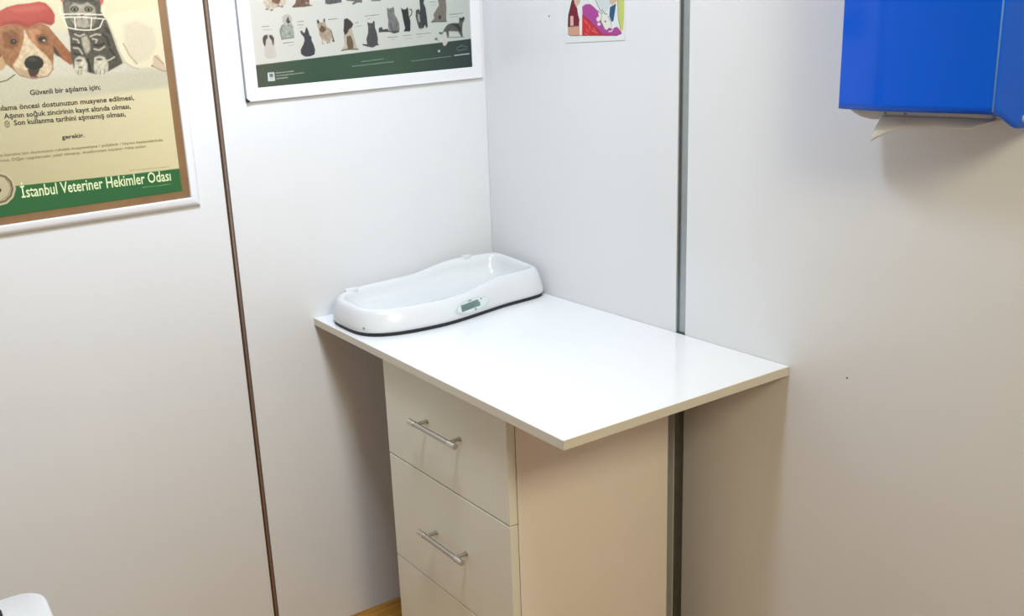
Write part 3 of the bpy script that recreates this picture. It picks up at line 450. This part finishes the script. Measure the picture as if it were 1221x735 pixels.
def paint(sheet, bg, shapes, u0, u1, v0, v1, step, gain=1.0):
    nu, nv = int((u1 - u0) / step) + 1, int((v1 - v0) / step) + 1
    us = np.linspace(u0, u1, nu); vs_ = np.linspace(v0, v1, nv)
    UU, VV = np.meshgrid(us, vs_)
    img = np.zeros((nv, nu, 3)); img[:] = bg(UU, VV)
    rng = np.random.RandomState(7)
    for kind, col, par, noise, pts in shapes:
        p = np.array(pts, float); m = (par if kind == 'p' else par) + 1.5
        i0, i1 = np.searchsorted(us, [p[:, 0].min() - m, p[:, 0].max() + m])
        j0, j1 = np.searchsorted(vs_, [p[:, 1].min() - m, p[:, 1].max() + m])
        if i1 <= i0 or j1 <= j0: continue
        X, Y = UU[j0:j1, i0:i1], VV[j0:j1, i0:i1]
        q = np.roll(p, -1, 0) if kind == 'p' else p[1:]
        a = p if kind == 'p' else p[:-1]
        d2 = np.full(X.shape, 1e9); inside = np.zeros(X.shape, bool)
        for (ax, ay), (bx, by) in zip(a, q):
            ex, ey = bx - ax, by - ay; L2 = ex*ex + ey*ey + 1e-12
            t = np.clip(((X - ax) * ex + (Y - ay) * ey) / L2, 0, 1)
            d2 = np.minimum(d2, (X - ax - t*ex)**2 + (Y - ay - t*ey)**2)
            if kind == 'p' and ay != by:
                c = (ay > Y) != (by > Y)
                inside ^= c & (X < (Y - ay) * ex / (by - ay) + ax)
        d = np.sqrt(d2)
        if kind == 'p': al = np.clip(0.5 - np.where(inside, -d, d) / max(par, step), 0, 1)
        else: al = np.clip((par / 2 - d) / step + 0.5, 0, 1)
        al = (al * al * (3 - 2 * al))[..., None]
        c = np.array(col, float)[None, None, :]
        if noise:
            k = rng.normal(0, 1, X.shape); k = (k + np.roll(k, 1, 0) + np.roll(k, 1, 1) + np.roll(k, 2, 0)) / 2
            c = c * (1 + (0.07 if noise >= 4 else 0) * np.sin(X * 0.33 + 1.3 * np.sin(Y * 0.21)) * np.cos(Y * 0.29 + np.sin(X * 0.17)))[..., None] + (k * noise)[..., None]
        sub = img[j0:j1, i0:i1]; img[j0:j1, i0:i1] = sub * (1 - al) + np.clip(c, 4, 250) * al
    return us, vs_, lin(img) * gain
def sheet_mesh(name, us, vs_, img, plane, facing, m, parent, thick=0.001):
    """grid in the y/z plane at x = plane (facing 'x') or in the x/z plane at y = plane (facing 'y')"""
    nu, nv = len(us), len(vs_)
    off = parent.location
    UU, VV = np.meshgrid(us / 1000, vs_ / 1000)
    co = np.empty((nu * nv, 3))
    if facing == 'x': co[:, 0] = plane; co[:, 1] = UU.ravel()
    else: co[:, 0] = UU.ravel(); co[:, 1] = plane
    co[:, 2] = VV.ravel(); co -= np.array(off)
    i = np.arange(nu - 1)[None, :] + nu * np.arange(nv - 1)[:, None]; i = i.ravel()
    f = np.stack([i, i + 1, i + 1 + nu, i + nu], 1)
    me = bpy.data.meshes.new(name)
    me.vertices.add(len(co)); me.vertices.foreach_set('co', co.ravel())
    me.loops.add(f.size); me.loops.foreach_set('vertex_index', f.ravel().astype(np.int32))
    me.polygons.add(len(f)); me.polygons.foreach_set('loop_start', np.arange(0, f.size, 4, dtype=np.int32))
    me.polygons.foreach_set('loop_total', np.full(len(f), 4, dtype=np.int32))
    me.update(calc_edges=True)
    at = me.color_attributes.new('ink', 'FLOAT_COLOR', 'POINT')
    rgba = np.ones((nu * nv, 4)); rgba[:, :3] = img.reshape(-1, 3); at.data.foreach_set('color', rgba.ravel())
    return link(name, me, m, parent)
def lettering(s, a, b, cap, plane, m, parent, bold=0.0, name='lettering'):
    """a line of text fitted between two points of the print (mm), cap = height of a capital in mm"""
    cu = bpy.data.curves.new('t', 'FONT'); cu.body = s; cu.size = 1; cu.offset = bold; cu.resolution_u = 2; cu.fill_mode = 'FRONT'
    o = bpy.data.objects.new('t', cu); C.objects.link(o)
    bpy.context.view_layer.update()
    me = bpy.data.meshes.new_from_object(o.evaluated_get(bpy.context.evaluated_depsgraph_get()))
    bpy.data.objects.remove(o)
    n = len(me.vertices); co = np.empty(n * 3); me.vertices.foreach_get('co', co); co = co.reshape(-1, 3)
    x0, x1 = co[:, 0].min(), co[:, 0].max()
    L = math.hypot(b[0] - a[0], b[1] - a[1]); ex = ((b[0] - a[0]) / L, (b[1] - a[1]) / L)
    sx = L / (x1 - x0); sy = cap / 0.70
    X = (co[:, 0] - x0) * sx; Y = co[:, 1] * sy
    out = np.empty((n, 3)); out[:, 0] = plane
    out[:, 1] = (a[0] + X * ex[0] - Y * 0) / 1000; out[:, 2] = (a[1] + X * ex[1] + Y) / 1000
    out -= np.array(parent_offset(parent))
    me.vertices.foreach_set('co', out.ravel()); me.name = name; me.update()
    return link(name, me, m, parent)
def parent_offset(q):
    off = Vector((0, 0, 0))
    while q: off += q.location; q = q.parent
    return off

# ------------------------------------------------------------------ the room
RX, RY = 3.1, -3.4
struct('floor', box(-0.05, RX, RY, 0.05, -0.05, 0), FLOOR)
struct('ceiling', box(-0.05, RX, RY, 0.05, CEIL, CEIL + 0.05), PANEL2)
struct('wall_right', box(RX, RX + 0.06, RY, 0.05, 0, CEIL), PANEL2)
struct('wall_front', box(-0.05, RX, RY - 0.06, RY, 0, CEIL), PANEL2)
wl = struct('wall_left', box(-0.10, -0.034, RY, 0.09, 0, CEIL), CORE)
obj('panel', box(-0.034, 0, -0.730, -0.0005, 0.0, CEIL, 0.0005, 2), PANEL, wl)
obj('panel', box(-0.034, 0, -1.95, -0.7435, 0.0, CEIL, 0.0005, 2), PANEL, wl)
obj('panel', box(-0.034, 0, RY, -1.9635, 0.0, CEIL, 0.0005, 2), PANEL, wl)
def joint_left(y0, y1):
    g = obj('joint_profile', box(-0.034, -0.009, y0, y1, 0, CEIL), ALU_B, wl)
    obj('profile_rib', box(-0.009, 0.0012, (y0+y1)/2 - 0.0022, (y0+y1)/2 + 0.0022, 0, CEIL, 0.0008, 2), ALU_L, g)
joint_left(-0.7435, -0.730); joint_left(-1.9635, -1.95)
wb = struct('wall_back', box(-0.034, RX, 0.034, 0.10, 0, CEIL), CORE)
obj('panel', box(-0.034, 0.6615, 0, 0.034, 0, CEIL, 0.0005, 2), PANEL, wb)
p2 = obj('panel', box(0.689, 1.88, 0, 0.034, 0, CEIL, 0.0005, 2), PANEL, wb)
obj('panel', box(1.9075, RX, 0, 0.034, 0, CEIL, 0.0005, 2), PANEL, wb)
for a in (0.6615, 1.88):
    g = obj('joint_profile', box(a, a + 0.0275, 0.006, 0.034, 0, CEIL), ALU, wb)
    obj('profile_rib', box(a + 0.0005, a + 0.0025, 0.0015, 0.006, 0, CEIL), ALU, g)
    obj('profile_rib', box(a + 0.025, a + 0.027, 0.0015, 0.006, 0, CEIL), ALU, g)
for x, z, r in ((1.069, 0.010, 0.0016), (0.263, 0.677, 0.0017)):
    obj('screw_hole', tube((x, -0.0006, z + T), (x, 0.004, z + T), r, 12), DARK, wb)

# the lamp panels on the ceiling (out of the frame, they carry the area lights; the larger one is made up for the fill)
for i, (x, y, sz) in enumerate(((0.98, -0.86, 0.17), (2.6, -0.9, 0.27))):
    t = thing('ceiling_light', ('small' if i == 0 else 'added larger') + ' square white ceiling light panel ' + ('nearest the corner table' if i == 0 else 'by the wall on the right'), 'ceiling light', (x, y, CEIL))
    for (a, b, c, d) in ((-sz, sz, -sz, -sz+0.012), (-sz, sz, sz-0.012, sz), (-sz, -sz+0.012, -sz, sz), (sz-0.012, sz, -sz, sz)):
        obj('frame', box(x+a, x+b, y+c, y+d, CEIL-0.03, CEIL), FRAME, t)

# ------------------------------------------------------------------ table top on the drawer unit
t = thing('worktop', 'glossy white rectangular table top in the corner, resting on the drawer cabinet', 'table top', (0.475, -0.275, T - 0.019))
obj('laminate_board', box(0.001, 0.9485, -0.5495, -0.001, T - 0.0185, T, 0.0008, 2), TOP, t)
bm = bmesh.new(); add_box(bm, 0.001, 0.949, -0.5503, -0.5495, T - 0.018, T - 0.0010); eb = obj('edge_band', bm, EDGE, t)
bm = bmesh.new(); add_box(bm, 0.9485, 0.9493, -0.5503, -0.001, T - 0.018, T - 0.0010); obj('edge_band', bm, EDGE, t)

# drawer cabinet, turned a little
G = 0.0243
cab = thing('drawer_cabinet', 'cream white cabinet with three drawers and bar handles under the white table top', 'cabinet', (0.7502, -0.520, 0))
W, D, HT = 0.442, 0.421, T - 0.0188
loc = lambda b: b
def cobj(name, bm, m, parent=cab, smooth=False):
    """cabinet-local coordinates: x from -W (left) to 0, y 0 front, +y back"""
    me = bpy.data.meshes.new(name); bmesh.ops.recalc_face_normals(bm, faces=bm.faces[:]); bm.to_mesh(me); bm.free()
    if smooth:
        for p in me.polygons: p.use_smooth = True
        me.set_sharp_from_angle(angle=math.radians(38))
    return link(name, me, m, parent)
FT = 0.0185
obj_side = cobj('side_panel', box(-0.018, 0, FT + 0.002, D, 0, HT, 0.0006), CARC)
cobj('side_panel', box(-W, -W + 0.018, FT + 0.002, D, 0, HT, 0.0006), CARC)
cobj('back_panel', box(-W + 0.018, -0.018, D - 0.008, D, 0.0, HT), CARC)
cobj('top_rail', box(-W + 0.018, -0.018, FT + 0.004, 0.12, HT - 0.018, HT), CARC)
cobj('bottom_panel', box(-W + 0.018, -0.018, FT + 0.002, D - 0.008, 0.062, 0.08), CARC)
cobj('plinth', box(-W, 0, 0.004, FT, 0.0, 0.078), CARC)
zs = [HT - 0.003, T - 0.2575, T - 0.520, 0.081]
for i in range(3):
    z1 = zs[i] - (0.0015 if i else 0); z0 = zs[i + 1] + 0.0015
    d = cobj('drawer', box(-W, 0, 0, FT, z0, z1, 0.0008), FRONT)
    db = cobj('drawer_box', box(-W + 0.03, -0.03, FT, D - 0.03, z0 + 0.03, z1 - 0.04), CARC, d)
    hz = (T - 0.127, T - 0.3845, T - 0.65)[i]
    xa, xb, yb = (-0.298, -0.128, -0.029) if i == 0 else (-0.288, -0.126, -0.029)
    bm = bmesh.new(); add_tube(bm, (xa + 0.022, yb, hz), (xb - 0.022, yb, hz), 0.0056)
    for x in (xa + 0.026, xb - 0.026): add_tube(bm, (x, yb, hz), (x, 0.0, hz), 0.0040, 14)
    for x in (xa + 0.026, xb - 0.026): add_tube(bm, (x, -0.002, hz), (x, 0.0, hz), 0.0052, 14)
    h = cobj('handle', bm, CHROME, d, True)
    # polished end sleeves, joined to the handle mesh
    bm = bmesh.new(); bm.from_mesh(h.data)
    n0 = len(bm.faces)
    add_tube(bm, (xa, yb, hz), (xa + 0.0225, yb, hz), 0.0064); add_tube(bm, (xb - 0.0225, yb, hz), (xb, yb, hz), 0.0064)
    bm.faces.ensure_lookup_table()
    for f in bm.faces[n0:]: f.material_index = 1; f.smooth = len(f.verts) == 4
    bm.to_mesh(h.data); bm.free(); h.data.materials.append(NICKEL_D)
cab.rotation_euler = (0, 0, G)

# ------------------------------------------------------------------ baby scale on the table
sc = thing('baby_scale', 'white plastic weighing scale with hollow tray and small display on the table top', 'scale', (0.15, -0.275, T))
def sstep(a, b, x):
    t_ = min(1, max(0, (x - a) / (b - a))); return t_ * t_ * (3 - 2 * t_)
YA, YB = -0.541, -0.004
def rim_h(x, y):
    head = sstep(-0.29, -0.14, y)
    back = 1 - sstep(0.02, 0.25, x)
    return 0.060 + 0.005 * back + head * (0.015 + 0.007 * back)
def ring_pt(a, inset, zf):
    n = 3.3 + 3.2 * sstep(0.2, 0.9, math.sin(a))
    u = math.copysign(abs(math.cos(a)) ** (2 / n), math.cos(a)); v = math.copysign(abs(math.sin(a)) ** (2 / n), math.sin(a))
    cy, Ly = (YA + YB) / 2, (YB - YA) / 2
    y = cy + v * Ly
    xf = 0.289 - 0.031 * sstep(-0.36, -0.12, y); xb = 0.004 + 0.010 * sstep(-0.25, -0.05, y)
    cx, hx = (xf + xb) / 2, (xf - xb) / 2
    x = cx + u * hx
    # inset towards the middle
    L1, L2 = hx, Ly
    x = cx + (x - cx) * (L1 - inset) / L1; y = cy + (y - cy) * (L2 - inset) / L2
    z = zf(rim_h(x, y)) if callable(zf) else zf
    return Vector((x, y, T + z))
NS = 120
def loft(rings, cap_in=True, cap_out=True):
    bm = bmesh.new(); prev = None
    for k, (ins, zf) in enumerate(rings):
        cur = [bm.verts.new(ring_pt(2 * math.pi * i / NS, ins, zf)) for i in range(NS)]
        if prev:
            for i in range(NS): bm.faces.new([prev[i], prev[(i+1) % NS], cur[(i+1) % NS], cur[i]])
        elif cap_out: bm.faces.new(cur[::-1])
        prev = cur
    if cap_in: bm.faces.new(prev)
    return bm
shell_rings = [(0.008, 0.0075), (0.002, 0.009), (0.0, 0.014), (0.0005, 0.022), (0.004, lambda h: 0.55 * h), (0.009, lambda h: 0.8 * h),
    (0.0135, lambda h: 0.93 * h), (0.018, lambda h: 0.985 * h), (0.0225, lambda h: h), (0.027, lambda h: 0.985 * h), (0.030, lambda h: 0.93 * h),
    (0.033, lambda h: 0.78 * h), (0.0375, lambda h: 0.55 * h), (0.046, lambda h: 0.38 * h), (0.060, 0.021), (0.075, 0.0185), (0.092, 0.0175), (0.11, 0.017), (0.125, 0.017)]
shell = obj('tray_shell', loft(shell_rings), SCALE, sc, smooth='all')
obj('rubber_base', loft([(0.006, 0.0), (0.003, 0.001), (0.003, 0.0085)]), RUBBER, sc)
for (yl, l) in ((-0.462, 0.034), (-0.112, 0.024)):
    a = min((math.pi / 2 + math.pi * k / 400 for k in range(401)), key=lambda q: abs(ring_pt(q, 0.0225, lambda h: h).y - yl))
    c = ring_pt(a, 0.0225, lambda h: h)
    obj('rim_lug', box(c.x - 0.007, c.x + 0.007, c.y - l / 2, c.y + l / 2, c.z - 0.008, c.z + 0.0045, 0.003, 3), SCALE, sc, smooth=True)
# surface point on the long front side
def side_pt(y, fr):
    # fr 0..1 up the outer side; search the ring angle with this y on the front half
    best = None
    def P(fr_, a):
        k = fr_ * 4; i = min(3, int(k)); t_ = k - i
        seq = [shell_rings[j] for j in (3, 4, 5, 6, 7)]
        A = ring_pt(a, *seq[i]); B = ring_pt(a, *seq[i + 1]); return A.lerp(B, t_)
    lo, hi = -1.2, 1.2
    for _ in range(40):
        mid = (lo + hi) / 2
        if P(fr, mid).y < y: lo = mid
        else: hi = mid
    return P(fr, (lo + hi) / 2)
def on_side(y, fr):
    p = side_pt(y, fr); ey = (side_pt(y + 0.012, fr) - side_pt(y - 0.012, fr)).normalized()
    eu = (side_pt(y, min(1, fr + 0.1)) - side_pt(y, max(0, fr - 0.1))).normalized()
    n = ey.cross(eu).normalized()
    if n.x < 0: n = -n
    eu = n.cross(ey); 
    if eu.z < 0: eu = -eu
    return p, ey, eu, n
P0, EY, EU, EN = on_side(-0.262, 0.22)
def plate(outline, lift, thick, drop=0.004):
    """outline in mm on the side of the scale"""
    bm = bmesh.new()
    A = [bm.verts.new(P0 + EY * (u / 1000) + EU * (v / 1000) + EN * (lift - drop)) for u, v in outline]
    B = [bm.verts.new(P0 + EY * (u / 1000) + EU * (v / 1000) + EN * (lift + thick)) for u, v in outline]
    n = len(outline)
    for i in range(n): bm.faces.new([A[i], A[(i+1) % n], B[(i+1) % n], B[i]])
    bm.faces.new(A[::-1]); bm.faces.new(B); return bm
def ov(cx, cy, rx, ry, n=40): return [(cx + rx * math.cos(2*math.pi*i/n), cy + ry * math.sin(2*math.pi*i/n)) for i in range(n)]
dp = obj('display', plate(ov(2, 0, 57, 17), 0.001, 0.0012), BEZEL, sc, smooth=True)
obj('bezel_ring', plate(ov(2, 0, 54, 15), 0.0022, 0.0003, 0.001), BTN, dp)
obj('bezel_face', plate(ov(2, 0, 53, 14.4), 0.0025, 0.0004, 0.001), BEZEL, dp)
obj('lcd_screen', plate([(-38, -7.5), (24, -7.5), (26, 8.5), (-36, 8.5)], 0.003, 0.0003, 0.001), LCD, dp)
obj('lcd_window', plate([(-33, -4.5), (8, -4.5), (9, 5.0), (-32, 5.0)], 0.0034, 0.0002, 0.0004), LCD_D, dp)
obj('button', plate(ov(30, 6.5, 9, 6.5, 20), 0.0031, 0.0010, 0.001), BEZEL, dp)
obj('button', plate(ov(31, 7.5, 2.8, 2.2, 12), 0.0041, 0.0004, 0.001), BTN, dp)
obj('button', plate(ov(6, -11.5, 3.4, 2.3, 12), 0.0028, 0.0008, 0.001), BTN, dp)
obj('button', plate(ov(-4, 11.8, 7, 1.5, 12), 0.0028, 0.0005, 0.001), BTN, dp)
# little grey screw plug at the foot end
q = ring_pt(math.radians(-68), 0.0005, 0.020)
obj('screw_plug', tube(q + Vector((0, 0.004, 0)), q + Vector((0.0004, -0.0012, 0)), 0.0028, 12), BTN, sc)

# ------------------------------------------------------------------ framed posters on the left wall
def frame_poster(name, label, y0, y1, z0, z1, w_, depth, style, sheet_plane):
    t = thing(name, label, 'poster', (0.0, (y0 + y1) / 2, z0))
    obj('backing_board', box(0.0006, sheet_plane - 0.0008, y0 + w_ * 0.6, y1 - w_ * 0.6, z0 + w_ * 0.6, z1 - w_ * 0.6), BROWN, t)
    # profile across the rail: (distance from the outer edge, height off the wall)
    if style == 'round': prof = [(0, 0.001), (0, 0.004), (0.002, 0.0075), (0.006, 0.011), (0.011, depth - 0.001), (0.016, depth), (w_ - 0.001, depth - 0.0005), (w_, depth - 0.002), (w_, 0.001)]
    else: prof = [(0, 0.001), (0, depth - 0.002), (0.0015, depth), (w_ - 0.0012, depth), (w_, depth - 0.001), (w_, 0.001)]
    def rail(side):
        bm = bmesh.new(); rows = []
        for k in (0, 1):
            row = []
            for d_, h in prof:
                if side == 'b': yy = (y0 + d_, y1 - d_)[k]; zz = z0 + d_
                elif side == 't': yy = (y0 + d_, y1 - d_)[k]; zz = z1 - d_
                elif side == 'l': zz = (z0 + d_, z1 - d_)[k]; yy = y0 + d_
                else: zz = (z0 + d_, z1 - d_)[k]; yy = y1 - d_
                row.append(bm.verts.new((h, yy, zz)))
            rows.append(row)
        n = len(prof)
        for i in range(n): bm.faces.new([rows[0][i], rows[0][(i+1) % n], rows[1][(i+1) % n], rows[1][i]])
        bm.faces.new(rows[0][::-1]); bm.faces.new(rows[1]); return bm
    for s in 'btlr':
        o = obj('frame_rail', rail(s), FRAME, t, smooth=True)
    return t

fp = frame_poster('framed_poster', 'white framed poster of a beagle in a red hat and a kitten above Turkish text', -1.352, -0.806, T + 0.322, T + 1.07, 0.0215, 0.013, 'round', 0.005)
def bg1(U_, V_):  # background gradient, partly room lighting painted into the paper tone
    a = np.clip((V_ - 1217) / 380, 0, 1)[..., None]; b = np.clip((U_ + 1180) / 330, 0, 1)[..., None]
    low = np.array((206, 192, 148.)) * (1 - b) + np.array((232, 218, 172.)) * b
    top = np.array((212, 204, 172.)) * (1 - b) + np.array((234, 222, 182.)) * b
    return low * (1 - a) + top * a
PR = print_mat('printed_poster_paper')
us, vs_, im = paint('a', bg1, POSTER_DOG, -1316, -844.5, 1221.5, 1890, 1.25, 0.74)
pr = sheet_mesh('printed_sheet', us, vs_, im, 0.005, 'x', PR, fp)
obj('sheet_core', box(0.0043, 0.0047, -1.316, -0.8447, 1.2217, 1.89), CARDP, fp)
for i, (s, a, b, cap_) in enumerate(TEXT_DOG):
    m_ = INK_W if i == len(TEXT_DOG) - 1 else (INK_L if i in (6, 7) else INK)
    lettering(s, a, b, cap_, 0.0056, m_, pr, 0.012 if i in (6, 7) else (0.021 if i < 8 else 0.013))

fp2 = frame_poster('framed_poster', 'white framed chart of many small cats, dogs and a rabbit above a dark green band', -0.668, -0.0145, T + 0.5385, T + 1.02, 0.030, 0.010, 'flat', 0.006)
def bg2(U_, V_):
    b = np.clip((U_ + 620) / 580, 0, 1)[..., None]
    paper = np.array((226, 222, 212.)) * (1 - b) + np.array((196, 205, 198.)) * b
    k = np.clip((U_ + 620) / 130, 0, 1)[..., None]; q = np.clip((U_ + 260) / 220, 0, 1)[..., None]
    green = np.array((84, 92, 74.)) * (1 - k) + np.array((60, 86, 66.)) * k  # green runs from olive to dark; glare is painted into the band
    green = green * (1 - q) + np.array((38, 56, 54.)) * q
    line = 1480.4 + (U_ + 620) * 0.0322
    a = np.clip((line - V_) / 1.2 + 0.5, 0, 1)[..., None]
    return paper * (1 - a) + green * a
us, vs_, im = paint('b', bg2, POSTER_PETS, -638, -34, 1429, 1850, 1.1, 0.73)
pr2 = sheet_mesh('printed_sheet', us, vs_, im, 0.006, 'x', PR, fp2)
obj('sheet_core', box(0.0053, 0.0057, -0.638, -0.034, 1.429, 1.85), CARDP, fp2)
bm = prism([(-0.668, T + 0.5383), (-0.6655, T + 0.5383), (-0.6605, T + 0.5405), (-0.6645, T + 0.5435), (-0.668, T + 0.547)], 0, 0.001, 0.0112)
cj = obj('corner_joint', bm, BLACK, fp2); cj['label'] = 'small black plastic corner piece'
bm = box(0.0008, 0.0085, -0.6692, -0.668, T + 0.547, T + 1.02); obj('shaded_side', bm, FRAME_SHADE, fp2)['label'] = 'frame side with its shade painted grey'  # grey strip paints the shade on the left side of the frame

# ------------------------------------------------------------------ cartoon card on the back wall
cd = thing('picture_card', 'small colourful cartoon card with purple table and white cat stuck on the wall', 'picture', (0.415, 0, T + 0.614))
us, vs_, im = paint('c', lambda U_, V_: np.array((228, 232, 231.)), CARD_CARTOON, 322, 511, (T + 0.6145) * 1000, (T + 0.8845) * 1000, 0.9, 0.9)
obj('card', box(0.3215, 0.5115, -0.0014, -0.0003, T + 0.614, T + 0.885, 0.0003), CARDP, cd)
sheet_mesh('printed_sheet', us, vs_, im, -0.0017, 'y', print_mat('printed_card'), cd)

# ------------------------------------------------------------------ blue paper towel dispenser
ds = thing('towel_dispenser', 'translucent blue paper towel dispenser mounted on the back wall with a towel hanging out', 'dispenser', (1.225, 0, T + 0.49))
XL, XR, YF, ZB, ZT = 1.096, 1.345, -0.13, T + 0.497, T + 0.86
def zb(y): return ZB - 0.026 * sstep(0.0, 0.07, y - YF)
plan = [(XL + 0.002, -0.003), (XL, -0.03), (XL, -0.07), (XL, -0.10)]
for k in range(5): a = math.pi + math.pi / 2 * k / 4; plan.append((XL + 0.004 + 0.004 * math.cos(a), -0.103 + 0.004 * math.sin(a)))
plan += [(XL + 0.03, -0.1165), (XL + 0.07, -0.1265), (XL + 0.08, -0.129), (XL + 0.10, YF), (XL + 0.15, YF - 0.0006), (XR - 0.04, YF)]
for k in range(5): a = -math.pi / 2 + math.pi / 2 * k / 4; plan.append((XR - 0.006 + 0.006 * math.cos(a), YF + 0.006 + 0.006 * math.sin(a)))
plan += [(XR, y) for y in (-0.11, -0.10, -0.09, -0.08, -0.07, -0.06, -0.045, -0.025, -0.003)]
bm = bmesh.new(); prev = None
cxm = (XL + XR) / 2
for k, zt in enumerate([0, 0.03, 0.1, 0.3, 0.6, 0.88, 0.95, 0.985, 1.0]):
    row = []
    for (x, y) in plan:
        z0 = zb(y) if x > cxm else ZB
        z = z0 + (ZT - z0) * zt
        s_ = [0, 0, 0, 0, 0, 0, 0.004, 0.010, 0.022][k]
        row.append(bm.verts.new((x + (cxm - x) * s_ * 4, y * (1 - s_ * 3) , z)))
    if prev:
        for i in range(len(row) - 1): bm.faces.new([prev[i], prev[i+1], row[i+1], row[i]])
    prev = row
bm.faces.new(prev)
cv = obj('cover', bm, BLUE, ds, smooth=True)
sm = cv.modifiers.new('wall', 'SOLIDIFY'); sm.thickness = 0.0024; sm.offset = -1
cv['label'] = 'translucent blue cover'
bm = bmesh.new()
add_tube(bm, (XR - 0.0016, YF + 0.0015, ZB + 0.003), (XR - 0.0016, YF + 0.0015, ZT - 0.03), 0.0012, 10)  # thin pale bead stands in for the highlight along this edge
eb_ = obj('edge_highlight', bm, EDGE_GLINT, ds, smooth='all'); eb_['label'] = 'pale bead painted as the highlight on the front edge'
# white tray and back plate
obj('back_plate', box(XL + 0.006, XR - 0.006, -0.008, -0.0005, T + 0.478, T + 0.85, 0.002), WHITE_P, ds)
prof = [(XL + 0.004, T + 0.5005), (XL + 0.012, T + 0.492), (XL + 0.026, T + 0.484), (XL + 0.045, T + 0.480), (XL + 0.075, T + 0.4795), (XR - 0.03, T + 0.4795), (XR - 0.012, T + 0.484), (XR - 0.004, T + 0.495), (XR - 0.004, T + 0.504), (XL + 0.004, T + 0.504)]
tray = obj('bottom_tray', prism(prof, 1, -0.088, -0.008), WHITE_P, ds, smooth=True)
obj('tray_lip', box(XR - 0.045, XR - 0.020, -0.092, -0.085, T + 0.4835, T + 0.4955, 0.003, 3), WHITE_P, tray, smooth=True)
for i, x in enumerate((XL + 0.068, XL + 0.10)):
    obj('rivet', tube((x, -0.0895, T + 0.4895), (x, -0.087, T + 0.4895), 0.0016, 12), BTN, tray)
obj('paper_stack', box(XL + 0.03, XR - 0.03, -0.108, -0.012, T + 0.535, T + 0.80, 0.004), PAPER, ds)
obj('lock_button', tube((XR - 0.001, -0.052, T + 0.484), (XR + 0.0022, -0.052, T + 0.484), 0.0055, 20), WHITE_P, ds, smooth=True)
# the towel hanging out
bm = bmesh.new(); rows = []
NU, NV = 28, 10
for j in range(NV + 1):
    row = []
    for i in range(NU + 1):
        s_ = i / NU; v_ = j / NV
        x = XL + 0.066 + s_ * 0.168 - 0.014 * v_ * (1 - s_) ** 2
        bottom = 0.462 + 0.010 * (1 - (1 - min(1, s_ * 2.6)) ** 2) - 0.016 * (1 - min(1, s_ * 2.2)) ** 2 + 0.012 * max(0, s_ - 0.82) / 0.18
        z = T + 0.487 + (bottom - 0.487) * v_
        y = -0.092 - 0.010 * math.sin(v_ * math.pi * 0.5) - 0.003 * math.sin(s_ * 9) * v_ + 0.02 * (v_ ** 3) * (s_ < 0.35) * (0.35 - s_)
        row.append(bm.verts.new((x, y, z)))
    rows.append(row)
for j in range(NV):
    for i in range(NU): bm.faces.new([rows[j][i], rows[j][i+1], rows[j+1][i+1], rows[j+1][i]])
tw = obj('paper_towel', bm, PAPER, ds, smooth='all'); sm = tw.modifiers.new('t', 'SOLIDIFY'); sm.thickness = 0.0012
tw['label'] = 'white paper towel sheet with a curled corner'

# ------------------------------------------------------------------ white bin at the lower left edge of the frame
bx0, by1, bz = 0.262, -1.313, T - 0.34
bn = thing('waste_bin', 'white plastic bin with rounded corners at the lower left, only its lid corner showing', 'bin', (bx0 + 0.15, by1 - 0.19, 0))
def rr(x0, x1, y0, y1, r, n=8):
    out = []
    for cx_, cy_, a0 in ((x1 - r, y1 - r, 0), (x0 + r, y1 - r, 90), (x0 + r, y0 + r, 180), (x1 - r, y0 + r, 270)):
        for k in range(n + 1): a = math.radians(a0 + 90 * k / n); out.append((cx_ + r * math.cos(a), cy_ + r * math.sin(a)))
    return out
def stack(levels):
    bm = bmesh.new(); prev = None
    for o_, z, r in levels:
        cur = [bm.verts.new((x, y, z)) for x, y in rr(bx0 + o_, bx0 + 0.30 - o_, by1 - 0.38 + o_, by1 - o_, r)]
        if prev:
            for i in range(len(cur)): bm.faces.new([prev[i], prev[(i+1) % len(cur)], cur[(i+1) % len(cur)], cur[i]])
        else: bm.faces.new(cur[::-1])
        prev = cur
    bm.faces.new(prev); return bm
obj('bin_body', stack([(0.035, 0, 0.03), (0.010, bz - 0.05, 0.045), (0.010, bz - 0.032, 0.045)]), BIN, bn, smooth=True)
obj('lid', stack([(0.004, bz - 0.045, 0.05), (0.0, bz - 0.042, 0.052), (0.0, bz - 0.008, 0.052), (0.002, bz - 0.003, 0.05), (0.007, bz, 0.046)]), BIN, bn, smooth=True)
obj('lid_flap', box(bx0 + 0.048, bx0 + 0.252, by1 - 0.33, by1 - 0.0835, bz - 0.001, bz + 0.004, 0.002), BLACK, bn)['label'] = 'black lid flap'
